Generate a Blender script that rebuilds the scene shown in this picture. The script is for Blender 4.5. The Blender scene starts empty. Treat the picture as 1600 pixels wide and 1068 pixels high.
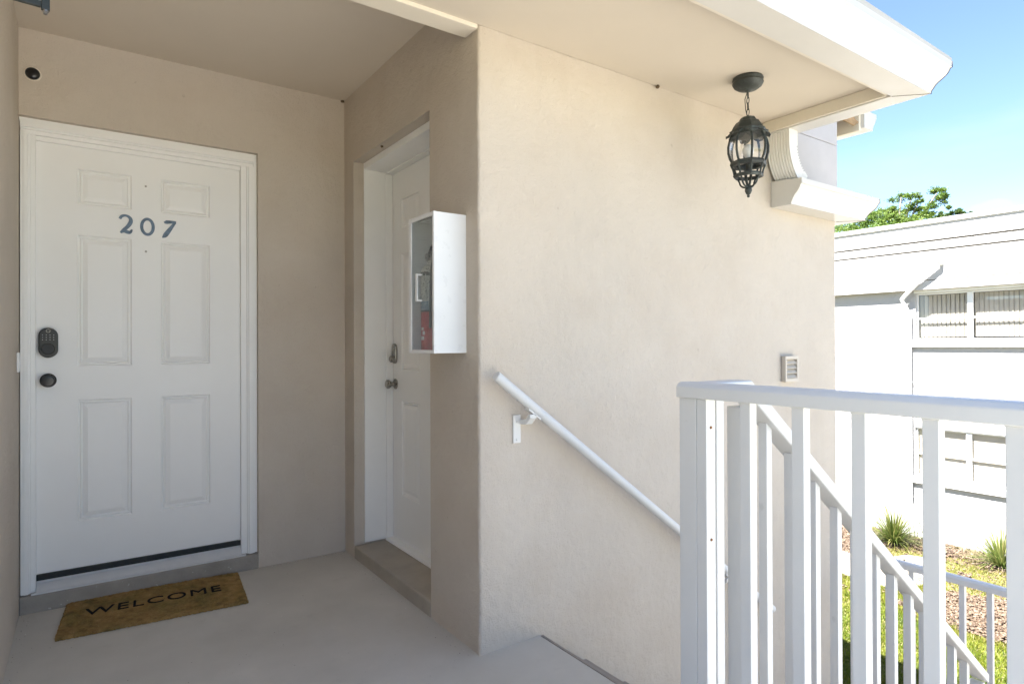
import bpy, bmesh, math, random
import numpy as np
from mathutils import Vector, Matrix

sc = bpy.context.scene
COL = sc.collection
R = math.radians
rng = random.Random(7)
nrng = np.random.default_rng(11)

# ------------------------------------------------------------------ camera
H = 1.26
ya, pi_, ro = R(34.886), R(0.1985), R(-0.2068)
fw = Vector((math.sin(ya) * math.cos(pi_), math.cos(ya) * math.cos(pi_), math.sin(pi_)))
rt = Vector((math.cos(ya), -math.sin(ya), 0))
up = rt.cross(fw)
rt2 = rt * math.cos(ro) + up * math.sin(ro)
up2 = rt2.cross(fw)
cam_d = bpy.data.cameras.new('camera')
cam = bpy.data.objects.new('camera', cam_d)
COL.objects.link(cam)
M = Matrix((rt2, up2, -fw)).transposed().to_4x4()
M.translation = (0, 0, H)
cam.matrix_world = M
cam_d.sensor_width = 36
cam_d.lens = 959.84 / 1600 * 36
cam_d.clip_start = 0.02
cam_d.clip_end = 2000
sc.camera = cam

# ------------------------------------------------------------------ sky, sun, exposure
SUN_FROM = Vector((-1.0, 0.20, 1.62)).normalized()
world = bpy.data.worlds.new('World')
sc.world = world
world.use_nodes = True
wn, wl = world.node_tree.nodes, world.node_tree.links
wn.clear()
wo = wn.new('ShaderNodeOutputWorld')
bg = wn.new('ShaderNodeBackground')
sky = wn.new('ShaderNodeTexSky')
sky.sky_type = 'NISHITA'
sky.sun_disc = False
sky.sun_elevation = math.asin(SUN_FROM.z)
sky.sun_rotation = math.atan2(SUN_FROM.x, SUN_FROM.y)
sky.altitude = 1800
sky.air_density = 1.0
sky.dust_density = 0.35
sky.ozone_density = 1.6
bg.inputs['Strength'].default_value = 0.05
tc = wn.new('ShaderNodeTexCoord')
mp = wn.new('ShaderNodeMapping')
mp.inputs['Scale'].default_value = (1.2, 1.2, 5.0)
nz = wn.new('ShaderNodeTexNoise')
nz.inputs['Scale'].default_value = 1.7
nz.inputs['Detail'].default_value = 7
nz.inputs['Roughness'].default_value = 0.55
rp = wn.new('ShaderNodeMapRange')
rp.inputs['From Min'].default_value = 0.50
rp.inputs['From Max'].default_value = 0.80
rp.inputs['To Max'].default_value = 0.45
mixc = wn.new('ShaderNodeMix')
mixc.data_type = 'RGBA'
mixc.inputs['B'].default_value = (2.6, 2.75, 3.0, 1)
wl.new(tc.outputs['Generated'], mp.inputs['Vector'])
wl.new(mp.outputs['Vector'], nz.inputs['Vector'])
wl.new(nz.outputs['Fac'], rp.inputs['Value'])
# small white cumulus low over the far roof
PUFF = Vector((100, 30.4, 17.6)).normalized()
sub = wn.new('ShaderNodeVectorMath'); sub.operation = 'SUBTRACT'
sub.inputs[1].default_value = PUFF
scl = wn.new('ShaderNodeVectorMath'); scl.operation = 'MULTIPLY'
scl.inputs[1].default_value = (1, 1, 1.9)
ln = wn.new('ShaderNodeVectorMath'); ln.operation = 'LENGTH'
nz2 = wn.new('ShaderNodeTexNoise'); nz2.inputs['Scale'].default_value = 38
nz2.inputs['Detail'].default_value = 5
ma = wn.new('ShaderNodeMath'); ma.operation = 'MULTIPLY_ADD'
ma.inputs[1].default_value = 0.022
wl.new(tc.outputs['Generated'], sub.inputs[0]); wl.new(sub.outputs[0], scl.inputs[0])
wl.new(scl.outputs[0], ln.inputs[0]); wl.new(tc.outputs['Generated'], nz2.inputs['Vector'])
wl.new(nz2.outputs['Fac'], ma.inputs[0]); wl.new(ln.outputs['Value'], ma.inputs[2])
pr = wn.new('ShaderNodeMapRange')
pr.inputs['From Min'].default_value = 0.040; pr.inputs['From Max'].default_value = 0.033
pr.inputs['To Min'].default_value = 0.0; pr.inputs['To Max'].default_value = 0.9
wl.new(ma.outputs[0], pr.inputs['Value'])
mx = wn.new('ShaderNodeMath'); mx.operation = 'MAXIMUM'
wl.new(rp.outputs['Result'], mx.inputs[0]); wl.new(pr.outputs['Result'], mx.inputs[1])
wl.new(mx.outputs[0], mixc.inputs['Factor'])
wl.new(sky.outputs['Color'], mixc.inputs['A'])
wl.new(mixc.outputs['Result'], bg.inputs['Color'])
wl.new(bg.outputs['Background'], wo.inputs['Surface'])

sun_d = bpy.data.lights.new('sun', 'SUN')
sun_d.energy = 5.0
sun_d.angle = R(0.5)
sun_d.color = (1.0, 0.975, 0.94)
sun = bpy.data.objects.new('sun', sun_d)
COL.objects.link(sun)
sun.rotation_euler = SUN_FROM.to_track_quat('Z', 'Y').to_euler()
sun.location = (0, 0, 20)

sc.render.engine = 'CYCLES'
sc.view_settings.view_transform = 'Standard'
sc.view_settings.look = 'None'
sc.view_settings.gamma = 1
sc.view_settings.exposure = 2.93
sc.view_settings.use_curve_mapping = False
sc.cycles.max_bounces = 12
sc.cycles.diffuse_bounces = 8
sc.cycles.glossy_bounces = 4
sc.cycles.transparent_max_bounces = 12
sc.cycles.use_denoising = True
sc.cycles.sample_clamp_indirect = 8

# ------------------------------------------------------------------ materials
def srgb(r, g, b):
    f = lambda c: c / 12.92 if c <= 0.04045 else ((c + 0.055) / 1.055) ** 2.4
    return (f(r / 255), f(g / 255), f(b / 255), 1)

def mat(name, col, rough=0.6, metal=0.0, var=0.06, vscale=3.0, bump=0.0, bscale=60.0, bdist=0.002,
        col2=None, c2scale=4.0, c2lo=0.45, c2hi=0.65, spec=0.5, coords='world', bump2=None, speck=None, coat=0.0,
        streak=None, speck2=None):
    m = bpy.data.materials.new(name)
    m.use_nodes = True
    n, l = m.node_tree.nodes, m.node_tree.links
    b = n['Principled BSDF']
    b.inputs['Roughness'].default_value = rough
    b.inputs['Metallic'].default_value = metal
    b.inputs['Specular IOR Level'].default_value = spec
    b.inputs['Coat Weight'].default_value = coat
    if coords == 'world':
        vec = n.new('ShaderNodeNewGeometry').outputs['Position']
    else:
        vec = n.new('ShaderNodeTexCoord').outputs['Object']
    def noise(scale, detail=6, rough_=0.6, stretch=None):
        t = n.new('ShaderNodeTexNoise')
        t.inputs['Scale'].default_value = scale
        t.inputs['Detail'].default_value = detail
        t.inputs['Roughness'].default_value = rough_
        if stretch:
            mp_ = n.new('ShaderNodeMapping'); mp_.inputs['Scale'].default_value = stretch
            l.new(vec, mp_.inputs['Vector']); l.new(mp_.outputs['Vector'], t.inputs['Vector'])
        else:
            l.new(vec, t.inputs['Vector'])
        return t.outputs['Fac']
    def maprange(v, a, c, lo, hi):
        t = n.new('ShaderNodeMapRange')
        for k, x in zip(('From Min', 'From Max', 'To Min', 'To Max'), (a, c, lo, hi)):
            t.inputs[k].default_value = x
        l.new(v, t.inputs['Value'])
        return t.outputs['Result']
    def mixcol(fac, A, B, mode='MIX'):
        t = n.new('ShaderNodeMix'); t.data_type = 'RGBA'; t.blend_type = mode
        for k, x in (('Factor', fac), ('A', A), ('B', B)):
            s = t.inputs[k] if k != 'Factor' else t.inputs['Factor']
            if isinstance(x, (tuple, list)): s.default_value = x
            elif isinstance(x, (int, float)): s.default_value = x
            else: l.new(x, s)
        return t.outputs['Result']
    base = tuple(col) if len(col) == 4 else (*col, 1)
    cur = base
    if col2:
        c2 = tuple(col2) if len(col2) == 4 else (*col2, 1)
        cur = mixcol(maprange(noise(c2scale, 8, 0.62), c2lo, c2hi, 0, 1), cur, c2)
    if streak:
        cur = mixcol(maprange(noise(streak[0], 5, 0.6, (1, 1, 0.12)), 0.56, 0.75, 0, streak[1]), cur, streak[2])
    if speck:
        cur = mixcol(maprange(noise(speck[0], 3, 0.5), speck[1], speck[1] + 0.03, 0, speck[2]), cur, speck[3])
    if speck2:
        cur = mixcol(maprange(noise(speck2[0], 7, 0.68), speck2[1], speck2[1] + 0.09, 0, speck2[2]), cur, speck2[3])
    if var:
        v = maprange(noise(vscale, 6, 0.6), 0.3, 0.7, 1 - var, 1 + var)
        hs = n.new('ShaderNodeHueSaturation')
        l.new(v, hs.inputs['Value'])
        if isinstance(cur, tuple): hs.inputs['Color'].default_value = cur
        else: l.new(cur, hs.inputs['Color'])
        cur = hs.outputs['Color']
        l.new(maprange(noise(vscale * 2.3, 4), 0.3, 0.7, max(0, rough - 0.08), min(1, rough + 0.08)), b.inputs['Roughness'])
    if isinstance(cur, tuple): b.inputs['Base Color'].default_value = cur
    else: l.new(cur, b.inputs['Base Color'])
    if bump:
        bp = n.new('ShaderNodeBump')
        bp.inputs['Strength'].default_value = bump
        bp.inputs['Distance'].default_value = bdist
        l.new(noise(bscale, 5, 0.65), bp.inputs['Height'])
        last = bp
        if bump2:
            b2 = n.new('ShaderNodeBump')
            b2.inputs['Strength'].default_value = bump2[0]
            b2.inputs['Distance'].default_value = bump2[2]
            l.new(noise(bump2[1], 4, 0.5), b2.inputs['Height'])
            l.new(bp.outputs['Normal'], b2.inputs['Normal'])
            last = b2
        l.new(last.outputs['Normal'], b.inputs['Normal'])
    return m

CREAM = (0.595, 0.532, 0.458)
m_stucco = mat('cream_stucco_paint', CREAM, 0.85, var=0.05, vscale=1.6, bump=1.0, bscale=150, bdist=0.0045, speck2=(7.5, 0.64, 0.12, (0.40, 0.335, 0.26, 1)),
               bump2=(0.8, 26, 0.008), spec=0.2, col2=(0.578, 0.508, 0.430), c2scale=2.6, c2lo=0.44, c2hi=0.66, streak=(6.0, 0.14, (0.47, 0.40, 0.31, 1)), speck=(24, 0.74, 0.35, (0.36, 0.30, 0.24, 1)))
m_ceil = mat('cream_ceiling_paint', (0.62, 0.555, 0.465), 0.8, var=0.03, vscale=1.2, bump=0.12, bscale=40, bdist=0.002, spec=0.2)
m_trim = mat('pale_cream_trim_paint', (0.72, 0.66, 0.56), 0.55, var=0.03, vscale=4, bump=0.1, bscale=30)
m_floor = mat('taupe_deck_coating', (0.535, 0.505, 0.45), 0.62, speck2=(6.5, 0.60, 0.16, (0.32, 0.29, 0.25, 1)), var=0.07, vscale=2.2, bump=0.5, bscale=260, bdist=0.0012,
              col2=(0.575, 0.54, 0.485), c2scale=1.7, c2lo=0.42, c2hi=0.62, bump2=(0.25, 9, 0.003),
              speck=(70, 0.755, 0.5, (0.55, 0.52, 0.48, 1)), spec=0.35)
m_step = mat('brown_step_coating', (0.39, 0.345, 0.285), 0.65, var=0.10, vscale=7, bump=0.5, bscale=90, bdist=0.002, speck=(30, 0.74, 0.5, (0.5, 0.46, 0.4, 1)))
m_curb = mat('worn_grey_curb_paint', (0.33, 0.30, 0.26), 0.75, var=0.12, vscale=9, bump=0.8, bscale=70, bdist=0.004, speck=(45, 0.70, 0.6, (0.6, 0.58, 0.54, 1)))
m_door = mat('white_door_paint', (0.87, 0.865, 0.85), 0.42, var=0.015, vscale=3, bump=0.06, bscale=140, bdist=0.001)
m_frame = mat('white_frame_paint', (0.88, 0.875, 0.86), 0.45, var=0.02, vscale=5, bump=0.10, bscale=60, bdist=0.001)
m_rail = mat('white_rail_enamel', (0.71, 0.71, 0.70), 0.38, var=0.03, vscale=3.5, bump=0.06, bscale=60, bdist=0.001,
             speck=(9, 0.72, 0.3, (0.45, 0.44, 0.43, 1)), speck2=(14, 0.66, 0.25, (0.5, 0.48, 0.45, 1)), coords='world')
m_gutter = mat('off_white_gutter_enamel', (0.62, 0.60, 0.565), 0.35, var=0.03, vscale=2.5, bump=0.05, bscale=12, bdist=0.003,
               streak=(9, 0.12, (0.55, 0.50, 0.42, 1)))
m_pipe = mat('shade_lifted_enamel', (0.72, 0.71, 0.68), 0.35, var=0.02, vscale=4)  # gutter enamel copy, lightened because the elbow hangs in shade
m_seam = mat('dark_caulk_seam', (0.10, 0.08, 0.06), 0.8, var=0.1)
m_panel = mat('shade_grey_paint', (0.46, 0.44, 0.435), 0.7, var=0.04, vscale=6, bump=0.3, bscale=50, bdist=0.002, streak=(12, 0.15, (0.45, 0.43, 0.41, 1)))  # cooler shade of the wall top put into this grey
m_black = mat('black_plastic', (0.012, 0.012, 0.014), 0.28, var=0.0)
m_black2 = mat('satin_black_metal', (0.03, 0.03, 0.032), 0.35, metal=0.6, var=0.0)
m_dots = mat('pale_key_print', (0.35, 0.36, 0.38), 0.5, var=0.0)
m_nickel = mat('brushed_nickel', (0.36, 0.34, 0.31), 0.3, metal=1.0, var=0.05, vscale=30)
m_blue = mat('blue_numeral_paint', (0.12, 0.175, 0.25), 0.45, var=0.25, vscale=30, col2=(0.04, 0.06, 0.09), c2scale=25, c2lo=0.55, c2hi=0.7)
m_plastic = mat('white_plastic', (0.80, 0.80, 0.80), 0.35, var=0.0)
m_cab = mat('white_cabinet_enamel', (0.78, 0.785, 0.79), 0.32, var=0.02, vscale=8, speck=(16, 0.77, 0.8, (0.12, 0.11, 0.1, 1)))
m_cabin = mat('cabinet_inner_lining', (0.44, 0.41, 0.35), 0.7, var=0.08, vscale=6)
m_red = mat('red_cylinder_enamel', (0.50, 0.02, 0.03), 0.3, var=0.05, coat=0.3)
m_label = mat('printed_white_label', (0.72, 0.71, 0.66), 0.5, var=0.0, coords='object', speck=(150, 0.56, 0.8, (0.2, 0.19, 0.18, 1)))
m_labelb = mat('printed_blue_label', (0.20, 0.28, 0.36), 0.5, var=0.0, coords='object', speck=(120, 0.58, 0.7, (0.7, 0.7, 0.68, 1)))
m_coir = mat('brown_coir_fibre', (0.33, 0.200, 0.075), 0.95, var=0.35, vscale=26, bump=1.0, bscale=420, bdist=0.004,
             col2=(0.22, 0.155, 0.055), c2scale=7, c2lo=0.42, c2hi=0.62, coords='object', spec=0.1, speck=(240, 0.63, 0.6, (0.42, 0.30, 0.12, 1)))
m_coirblack = mat('black_coir_print', (0.012, 0.009, 0.008), 0.95, var=0.3, vscale=90, bump=1.0, bscale=400, bdist=0.003, coords='object', spec=0.1)
m_rubber = mat('black_door_sweep_rubber', (0.010, 0.014, 0.016), 0.5, var=0.2, vscale=20)
m_alu = mat('white_aluminium_sill', (0.66, 0.66, 0.66), 0.4, var=0.05, vscale=10)
m_lamp = mat('weathered_green_black_iron', (0.038, 0.043, 0.040), 0.55, var=0.2, vscale=25, bump=0.3, bscale=90, bdist=0.001,
             col2=(0.085, 0.10, 0.092), c2scale=18, c2lo=0.5, c2hi=0.7, metal=0.2)
m_bulb = mat('milk_white_bulb', (0.8, 0.79, 0.75), 0.3, var=0.0)
m_rust = mat('rusty_screw', (0.26, 0.12, 0.04), 0.8, var=0.3, vscale=200)
m_mud = mat('dried_mud_nest', (0.12, 0.085, 0.05), 0.95, var=0.3, vscale=80, bump=1, bscale=300)
m_vent = mat('cream_vent_plastic', (0.56, 0.505, 0.43), 0.5, var=0.03)
m_ventd = mat('dark_taupe_backing', (0.33, 0.29, 0.24), 0.8, var=0.1)  # darker tone for panels behind louvres and board gaps
m_wood = mat('rotten_wood', (0.30, 0.20, 0.11), 0.9, var=0.3, vscale=15, bump=0.8, bscale=60)
m_roof = mat('grey_roof_membrane', (0.45, 0.44, 0.42), 0.9, var=0.1, vscale=2)
m_nwall = mat('white_trowelled_stucco', (0.36, 0.352, 0.348), 0.9, var=0.03, vscale=0.8, bump=0.9, bscale=3.6, bdist=0.035,
              bump2=(0.4, 26, 0.006), spec=0.2)
m_nfas = mat('white_fascia_paint', (0.37, 0.362, 0.358), 0.7, var=0.03, vscale=0.7, bump=0.15, bscale=3, bdist=0.01, streak=(3, 0.08, (0.6, 0.58, 0.55, 1)))
m_nwhite = mat('bright_white_window_paint', (0.62, 0.62, 0.61), 0.5, var=0.02)
m_blind = mat('ivory_blind_vane', (0.36, 0.33, 0.28), 0.6, var=0.03)
m_room = mat('dim_room', (0.16, 0.155, 0.145), 0.9, var=0.1)
m_bark = mat('pale_bark', (0.24, 0.20, 0.16), 0.9, var=0.2, vscale=10, bump=0.6, bscale=30)
m_conc = mat('pale_bounce_concrete', (0.44, 0.42, 0.385), 0.85, var=0.08, vscale=1.5, bump=0.4, bscale=60, bdist=0.003, col2=(0.26, 0.235, 0.19), c2scale=2.5)
m_stair = mat('taupe_stair_coating', (0.33, 0.29, 0.25), 0.7, var=0.08, vscale=3, bump=0.4, bscale=150)

def leafmat(name, cols, trans=0.35):
    m = bpy.data.materials.new(name); m.use_nodes = True
    n, l = m.node_tree.nodes, m.node_tree.links
    b = n['Principled BSDF']
    a = n.new('ShaderNodeAttribute'); a.attribute_name = 'tone'
    r = n.new('ShaderNodeValToRGB')
    r.color_ramp.elements[0].color = (*cols[0], 1); r.color_ramp.elements[1].color = (*cols[-1], 1)
    for i, c in enumerate(cols[1:-1]):
        e = r.color_ramp.elements.new((i + 1) / (len(cols) - 1)); e.color = (*c, 1)
    l.new(a.outputs['Fac'], r.inputs['Fac'])
    l.new(r.outputs['Color'], b.inputs['Base Color'])
    b.inputs['Roughness'].default_value = 0.55
    b.inputs['Specular IOR Level'].default_value = 0.3
    t = n.new('ShaderNodeBsdfTranslucent'); l.new(r.outputs['Color'], t.inputs['Color'])
    mixs = n.new('ShaderNodeMixShader'); mixs.inputs['Fac'].default_value = trans
    l.new(b.outputs['BSDF'], mixs.inputs[1]); l.new(t.outputs['BSDF'], mixs.inputs[2])
    l.new(mixs.outputs['Shader'], n['Material Output'].inputs['Surface'])
    return m
m_leaf = leafmat('fresh_green_leaf', [(0.035, 0.07, 0.012), (0.08, 0.14, 0.02), (0.17, 0.22, 0.045)])
m_leafd = leafmat('dark_green_leaf', [(0.02, 0.045, 0.012), (0.05, 0.09, 0.02), (0.10, 0.14, 0.03)])
m_grass = leafmat('mixed_lawn_blade', [(0.04, 0.075, 0.008), (0.095, 0.13, 0.011), (0.16, 0.18, 0.018), (0.20, 0.18, 0.05)])
m_dry = leafmat('straw_dry_grass', [(0.15, 0.13, 0.035), (0.22, 0.17, 0.07), (0.12, 0.13, 0.025)], 0.2)
m_mulch = leafmat('wood_chip', [(0.035, 0.022, 0.014), (0.10, 0.066, 0.042), (0.18, 0.135, 0.095)], 0.0)
m_strap = leafmat('strap_leaf', [(0.03, 0.06, 0.015), (0.09, 0.13, 0.025), (0.24, 0.22, 0.08)], 0.3)
m_ground = mat('sandy_lawn_soil', (0.10, 0.105, 0.028), 0.95, var=0.2, vscale=2.5, bump=0.8, bscale=30, bdist=0.02,
               col2=(0.17, 0.135, 0.06), c2scale=1.1, c2lo=0.45, c2hi=0.62)

def glassmat(name, refl=0.08, tint=(1, 1, 1), rough=0.0):
    m = bpy.data.materials.new(name); m.use_nodes = True
    n, l = m.node_tree.nodes, m.node_tree.links
    n.remove(n['Principled BSDF'])
    tr = n.new('ShaderNodeBsdfTransparent'); tr.inputs['Color'].default_value = (*tint, 1)
    gl = n.new('ShaderNodeBsdfGlossy'); gl.inputs['Roughness'].default_value = rough
    fr = n.new('ShaderNodeLayerWeight'); fr.inputs['Blend'].default_value = 0.5
    pw = n.new('ShaderNodeMath'); pw.operation = 'POWER'; pw.inputs[1].default_value = 4.0
    l.new(fr.outputs['Facing'], pw.inputs[0])
    ad = n.new('ShaderNodeMath'); ad.operation = 'MULTIPLY_ADD'; ad.use_clamp = True
    ad.inputs[1].default_value = 0.6; ad.inputs[2].default_value = refl
    l.new(pw.outputs[0], ad.inputs[0])
    ms = n.new('ShaderNodeMixShader')
    l.new(ad.outputs[0], ms.inputs['Fac']); l.new(tr.outputs[0], ms.inputs[1]); l.new(gl.outputs[0], ms.inputs[2])
    l.new(ms.outputs[0], n['Material Output'].inputs['Surface'])
    return m
m_glass = glassmat('clear_glass', 0.05)
m_cabglass = glassmat('dusty_cabinet_glass', 0.07, (0.88, 0.90, 0.90))
m_winglass = glassmat('window_glass', 0.04)

# ------------------------------------------------------------------ helpers
def box(bm, x0, x1, y0, y1, z0, z1):
    v = [bm.verts.new(p) for p in ((x0, y0, z0), (x1, y0, z0), (x1, y1, z0), (x0, y1, z0), (x0, y0, z1), (x1, y0, z1), (x1, y1, z1), (x0, y1, z1))]
    for f in ((0, 3, 2, 1), (4, 5, 6, 7), (0, 1, 5, 4), (1, 2, 6, 5), (2, 3, 7, 6), (3, 0, 4, 7)):
        bm.faces.new([v[i] for i in f])
    return v

def prism(bm, pts, a0, a1, axis):
    """pts: 2-D outline; axis the extrude axis; the other two coordinates in x,y,z order."""
    def P3(u, v, a):
        return {'x': (a, u, v), 'y': (u, a, v), 'z': (u, v, a)}[axis]
    A = [bm.verts.new(P3(u, v, a0)) for u, v in pts]
    B = [bm.verts.new(P3(u, v, a1)) for u, v in pts]
    n = len(pts)
    for i in range(n):
        bm.faces.new((A[i], A[(i + 1) % n], B[(i + 1) % n], B[i]))
    bm.faces.new(A); bm.faces.new(B[::-1])

def lathe(bm, prof, c=(0, 0, 0), seg=32, axis='z', cap=True):
    """prof: list of (radius, height) along axis."""
    rings = []
    for r, h in prof:
        ring = []
        if r < 1e-6:
            ring = [bm.verts.new(ax(c, 0, 0, h, axis))]
        else:
            for k in range(seg):
                t = 2 * math.pi * k / seg
                ring.append(bm.verts.new(ax(c, r * math.cos(t), r * math.sin(t), h, axis)))
        rings.append(ring)
    for a, b in zip(rings, rings[1:]):
        if len(a) == 1 and len(b) == 1: continue
        for k in range(seg):
            k2 = (k + 1) % seg
            if len(a) == 1: bm.faces.new((a[0], b[k2], b[k]))
            elif len(b) == 1: bm.faces.new((a[k], a[k2], b[0]))
            else: bm.faces.new((a[k], a[k2], b[k2], b[k]))
    if cap:
        if len(rings[0]) > 2: bm.faces.new(rings[0][::-1])
        if len(rings[-1]) > 2: bm.faces.new(rings[-1])

def ax(c, u, v, h, axis):
    if axis == 'z': return (c[0] + u, c[1] + v, c[2] + h)
    if axis == 'y': return (c[0] + u, c[1] + h, c[2] + v)
    return (c[0] + h, c[1] + u, c[2] + v)

def tube(bm, pts, r, seg=10, caps=True, closed=False):
    pts = [Vector(p) for p in pts]
    n = len(pts)
    rs = r if isinstance(r, (list, tuple)) else [r] * n
    rings = []
    ref = None
    for i, p in enumerate(pts):
        if closed: d = (pts[(i + 1) % n] - pts[i - 1]).normalized()
        else: d = (pts[min(i + 1, n - 1)] - pts[max(i - 1, 0)]).normalized()
        if ref is None:
            ref = Vector((0, 0, 1)) if abs(d.z) < 0.9 else Vector((1, 0, 0))
        u = (ref - d * ref.dot(d)).normalized(); ref = u
        w = d.cross(u)
        rings.append([bm.verts.new(p + (u * math.cos(2 * math.pi * k / seg) + w * math.sin(2 * math.pi * k / seg)) * rs[i]) for k in range(seg)])
    m_ = n if closed else n - 1
    for i in range(m_):
        a, b = rings[i], rings[(i + 1) % n]
        for k in range(seg):
            k2 = (k + 1) % seg
            bm.faces.new((a[k], a[k2], b[k2], b[k]))
    if caps and not closed:
        bm.faces.new(rings[0][::-1]); bm.faces.new(rings[-1])

def sweep(bm, prof, frames):
    """prof: 2-D closed outline; frames: list of (origin, u, v)."""
    rings = []
    for o, u, v in frames:
        rings.append([bm.verts.new(Vector(o) + Vector(u) * a + Vector(v) * b) for a, b in prof])
    n = len(prof)
    for a, b in zip(rings, rings[1:]):
        for k in range(n):
            k2 = (k + 1) % n
            bm.faces.new((a[k], a[k2], b[k2], b[k]))
    bm.faces.new(rings[0][::-1]); bm.faces.new(rings[-1])

def empty(name, loc, label=None, cat=None, group=None, rz=0):
    o = bpy.data.objects.new(name, None)
    o.empty_display_size = 0.1
    COL.objects.link(o)
    o.location = loc
    o.rotation_euler = (0, 0, rz)
    if label: o['label'] = label
    if cat: o['category'] = cat
    if group: o['group'] = group
    return o

def wmat(o):
    m_ = Matrix.Translation(o.location) @ o.rotation_euler.to_matrix().to_4x4()
    return wmat(o.parent) @ m_ if o.parent else m_

def obj(name, bm, m, parent=None, bevel=0.0, smooth=False, local=False, seg=2):
    """bm in world coordinates (unless local); made local to the parent."""
    me = bpy.data.meshes.new(name)
    bmesh.ops.recalc_face_normals(bm, faces=bm.faces)
    if parent is not None and not local:
        bm.transform(wmat(parent).inverted())
    bm.to_mesh(me); bm.free()
    me.materials.append(m)
    o = bpy.data.objects.new(name, me)
    COL.objects.link(o)
    if parent is not None: o.parent = parent
    if smooth:
        me.polygons.foreach_set('use_smooth', [True] * len(me.polygons))
        if smooth != 'all':
            try: me.set_sharp_from_angle(angle=R(35))
            except Exception: pass
    if bevel:
        b = o.modifiers.new('bevel', 'BEVEL'); b.width = bevel; b.segments = seg; b.limit_method = 'ANGLE'; b.angle_limit = R(40)
        b.harden_normals = False
    return o

def tag(o, label=None, cat=None, group=None, kind=None):
    if label: o['label'] = label
    if cat: o['category'] = cat
    if group: o['group'] = group
    if kind: o['kind'] = kind
    return o

def struct(name, bm, m, **k):
    return tag(obj(name, bm, m, **k), kind='structure')

def NB(): return bmesh.new()
def bx(*a):
    bm = NB(); box(bm, *a); return bm

def rawmesh(name, verts, faces, m, parent=None, tone=None):
    me = bpy.data.meshes.new(name)
    verts = np.asarray(verts, dtype=np.float32)
    if parent is not None:
        verts = verts - np.array(wmat(parent).translation, dtype=np.float32)
    faces = np.asarray(faces, dtype=np.int32)
    k = faces.shape[1]
    me.vertices.add(len(verts)); me.vertices.foreach_set('co', verts.ravel())
    me.loops.add(faces.size); me.loops.foreach_set('vertex_index', faces.ravel())
    me.polygons.add(len(faces))
    me.polygons.foreach_set('loop_start', np.arange(0, faces.size, k, dtype=np.int32))
    me.update(calc_edges=True)
    if tone is not None:
        a = me.attributes.new('tone', 'FLOAT', 'FACE'); a.data.foreach_set('value', np.asarray(tone, dtype=np.float32))
    me.materials.append(m)
    o = bpy.data.objects.new(name, me); COL.objects.link(o)
    if parent is not None: o.parent = parent
    return o

# ------------------------------------------------------------------ large structure: ground and walks
GZ = -2.75
bm = NB()
box(bm, -250, 350, -300, 300, GZ - 1.0, GZ)
struct('ground', bm, m_ground)

bm = NB()
pts = [(10.75, 4.75), (11.3, 4.45), (12.9, 4.75), (12.7, 5.25), (11.95, 5.5), (11.9, 9.5), (10.9, 9.5)]
prism(bm, pts, GZ - 0.05, GZ + 0.03, 'z')
struct('concrete_path', bm, mat('weathered_path_concrete', (0.24, 0.225, 0.195), 0.9, var=0.15, vscale=3, bump=0.5, bscale=50, bdist=0.004, col2=(0.17, 0.15, 0.11), c2scale=3), bevel=0.01)

# unseen pale paving added on the camera side to bounce sunlight upward
struct('bounce_paving', bx(1.64, 13.2, -30.0, -0.6, GZ - 0.05, GZ + 0.03), m_conc)

# landing slab
struct('landing_floor', bx(-0.26, 1.62, -9.0, 3.90, -0.16, 0.0), m_floor, bevel=0.004)  # unseen end lengthened behind the camera to bounce sunlight into the nook
# lower slabs, stairs
struct('lower_landing', bx(3.10, 4.45, 0.15, 2.12, -1.40, -1.25), m_stair, bevel=0.006)
bm = NB()
for i in range(6):
    x = 1.62 + i * 0.2467
    z = -0.1786 * (i + 1)
    box(bm, x - 0.0 + 0.002, x + 0.2467 + 0.02, 1.10, 2.12, z - 0.06, z)
    box(bm, x + 0.004, x + 0.018, 1.10, 2.12, z + 0.0005, z + 0.1780)
struct('upper_stairs', bm, m_stair, bevel=0.004)
bm = NB()
for i in range(8):
    y = 0.15 - i * 0.26
    z = -1.25 - 0.1786 * (i + 1)
    box(bm, 3.45, 4.45, y - 0.28, y - 0.002, z - 0.06, z)
struct('lower_stairs', bm, m_stair, bevel=0.004)

# ------------------------------------------------------------------ walls
def wavy_wall(zs, foot):
    """vertical prism of footprint rings with a slightly hand-floated corner."""
    bm = NB()
    rings = []
    for i, z in enumerate(zs):
        j = 0.0022 * math.sin(i * 1.7) + 0.0014 * math.sin(i * 4.1 + 1)
        rings.append([bm.verts.new((x + (j if w else 0), y + (j * 0.6 if w else 0), z)) for x, y, w in foot])
    n = len(foot)
    for a, b in zip(rings, rings[1:]):
        for k in range(n):
            bm.faces.new((a[k], a[(k + 1) % n], b[(k + 1) % n], b[k]))
    bm.faces.new(rings[0][::-1]); bm.faces.new(rings[-1])
    return bm
SX, SY = 1.315, 2.12
rc = 0.012
foot = [(SX, 2.30, 0), (SX, SY + 0.03, 0)]
for k in range(5):
    t = math.pi + k * math.pi / 8
    foot.append((SX + rc + rc * math.cos(t), SY + rc + rc * math.sin(t), 1))
foot += [(SX + 0.04, SY, 0)]
for k in range(5):
    t = -math.pi / 2 + k * math.pi / 8
    foot.append((4.105 - rc + rc * math.cos(t), SY + rc + rc * math.sin(t), 1))
foot += [(4.105, 9.0, 0), (3.90, 9.0, 0), (3.90, 2.30, 0)]
zs = [GZ] + [-2.4 + 0.12 * i for i in range(43)]
struct('stair_wall', wavy_wall(zs, foot), m_stucco, smooth=True)

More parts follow.
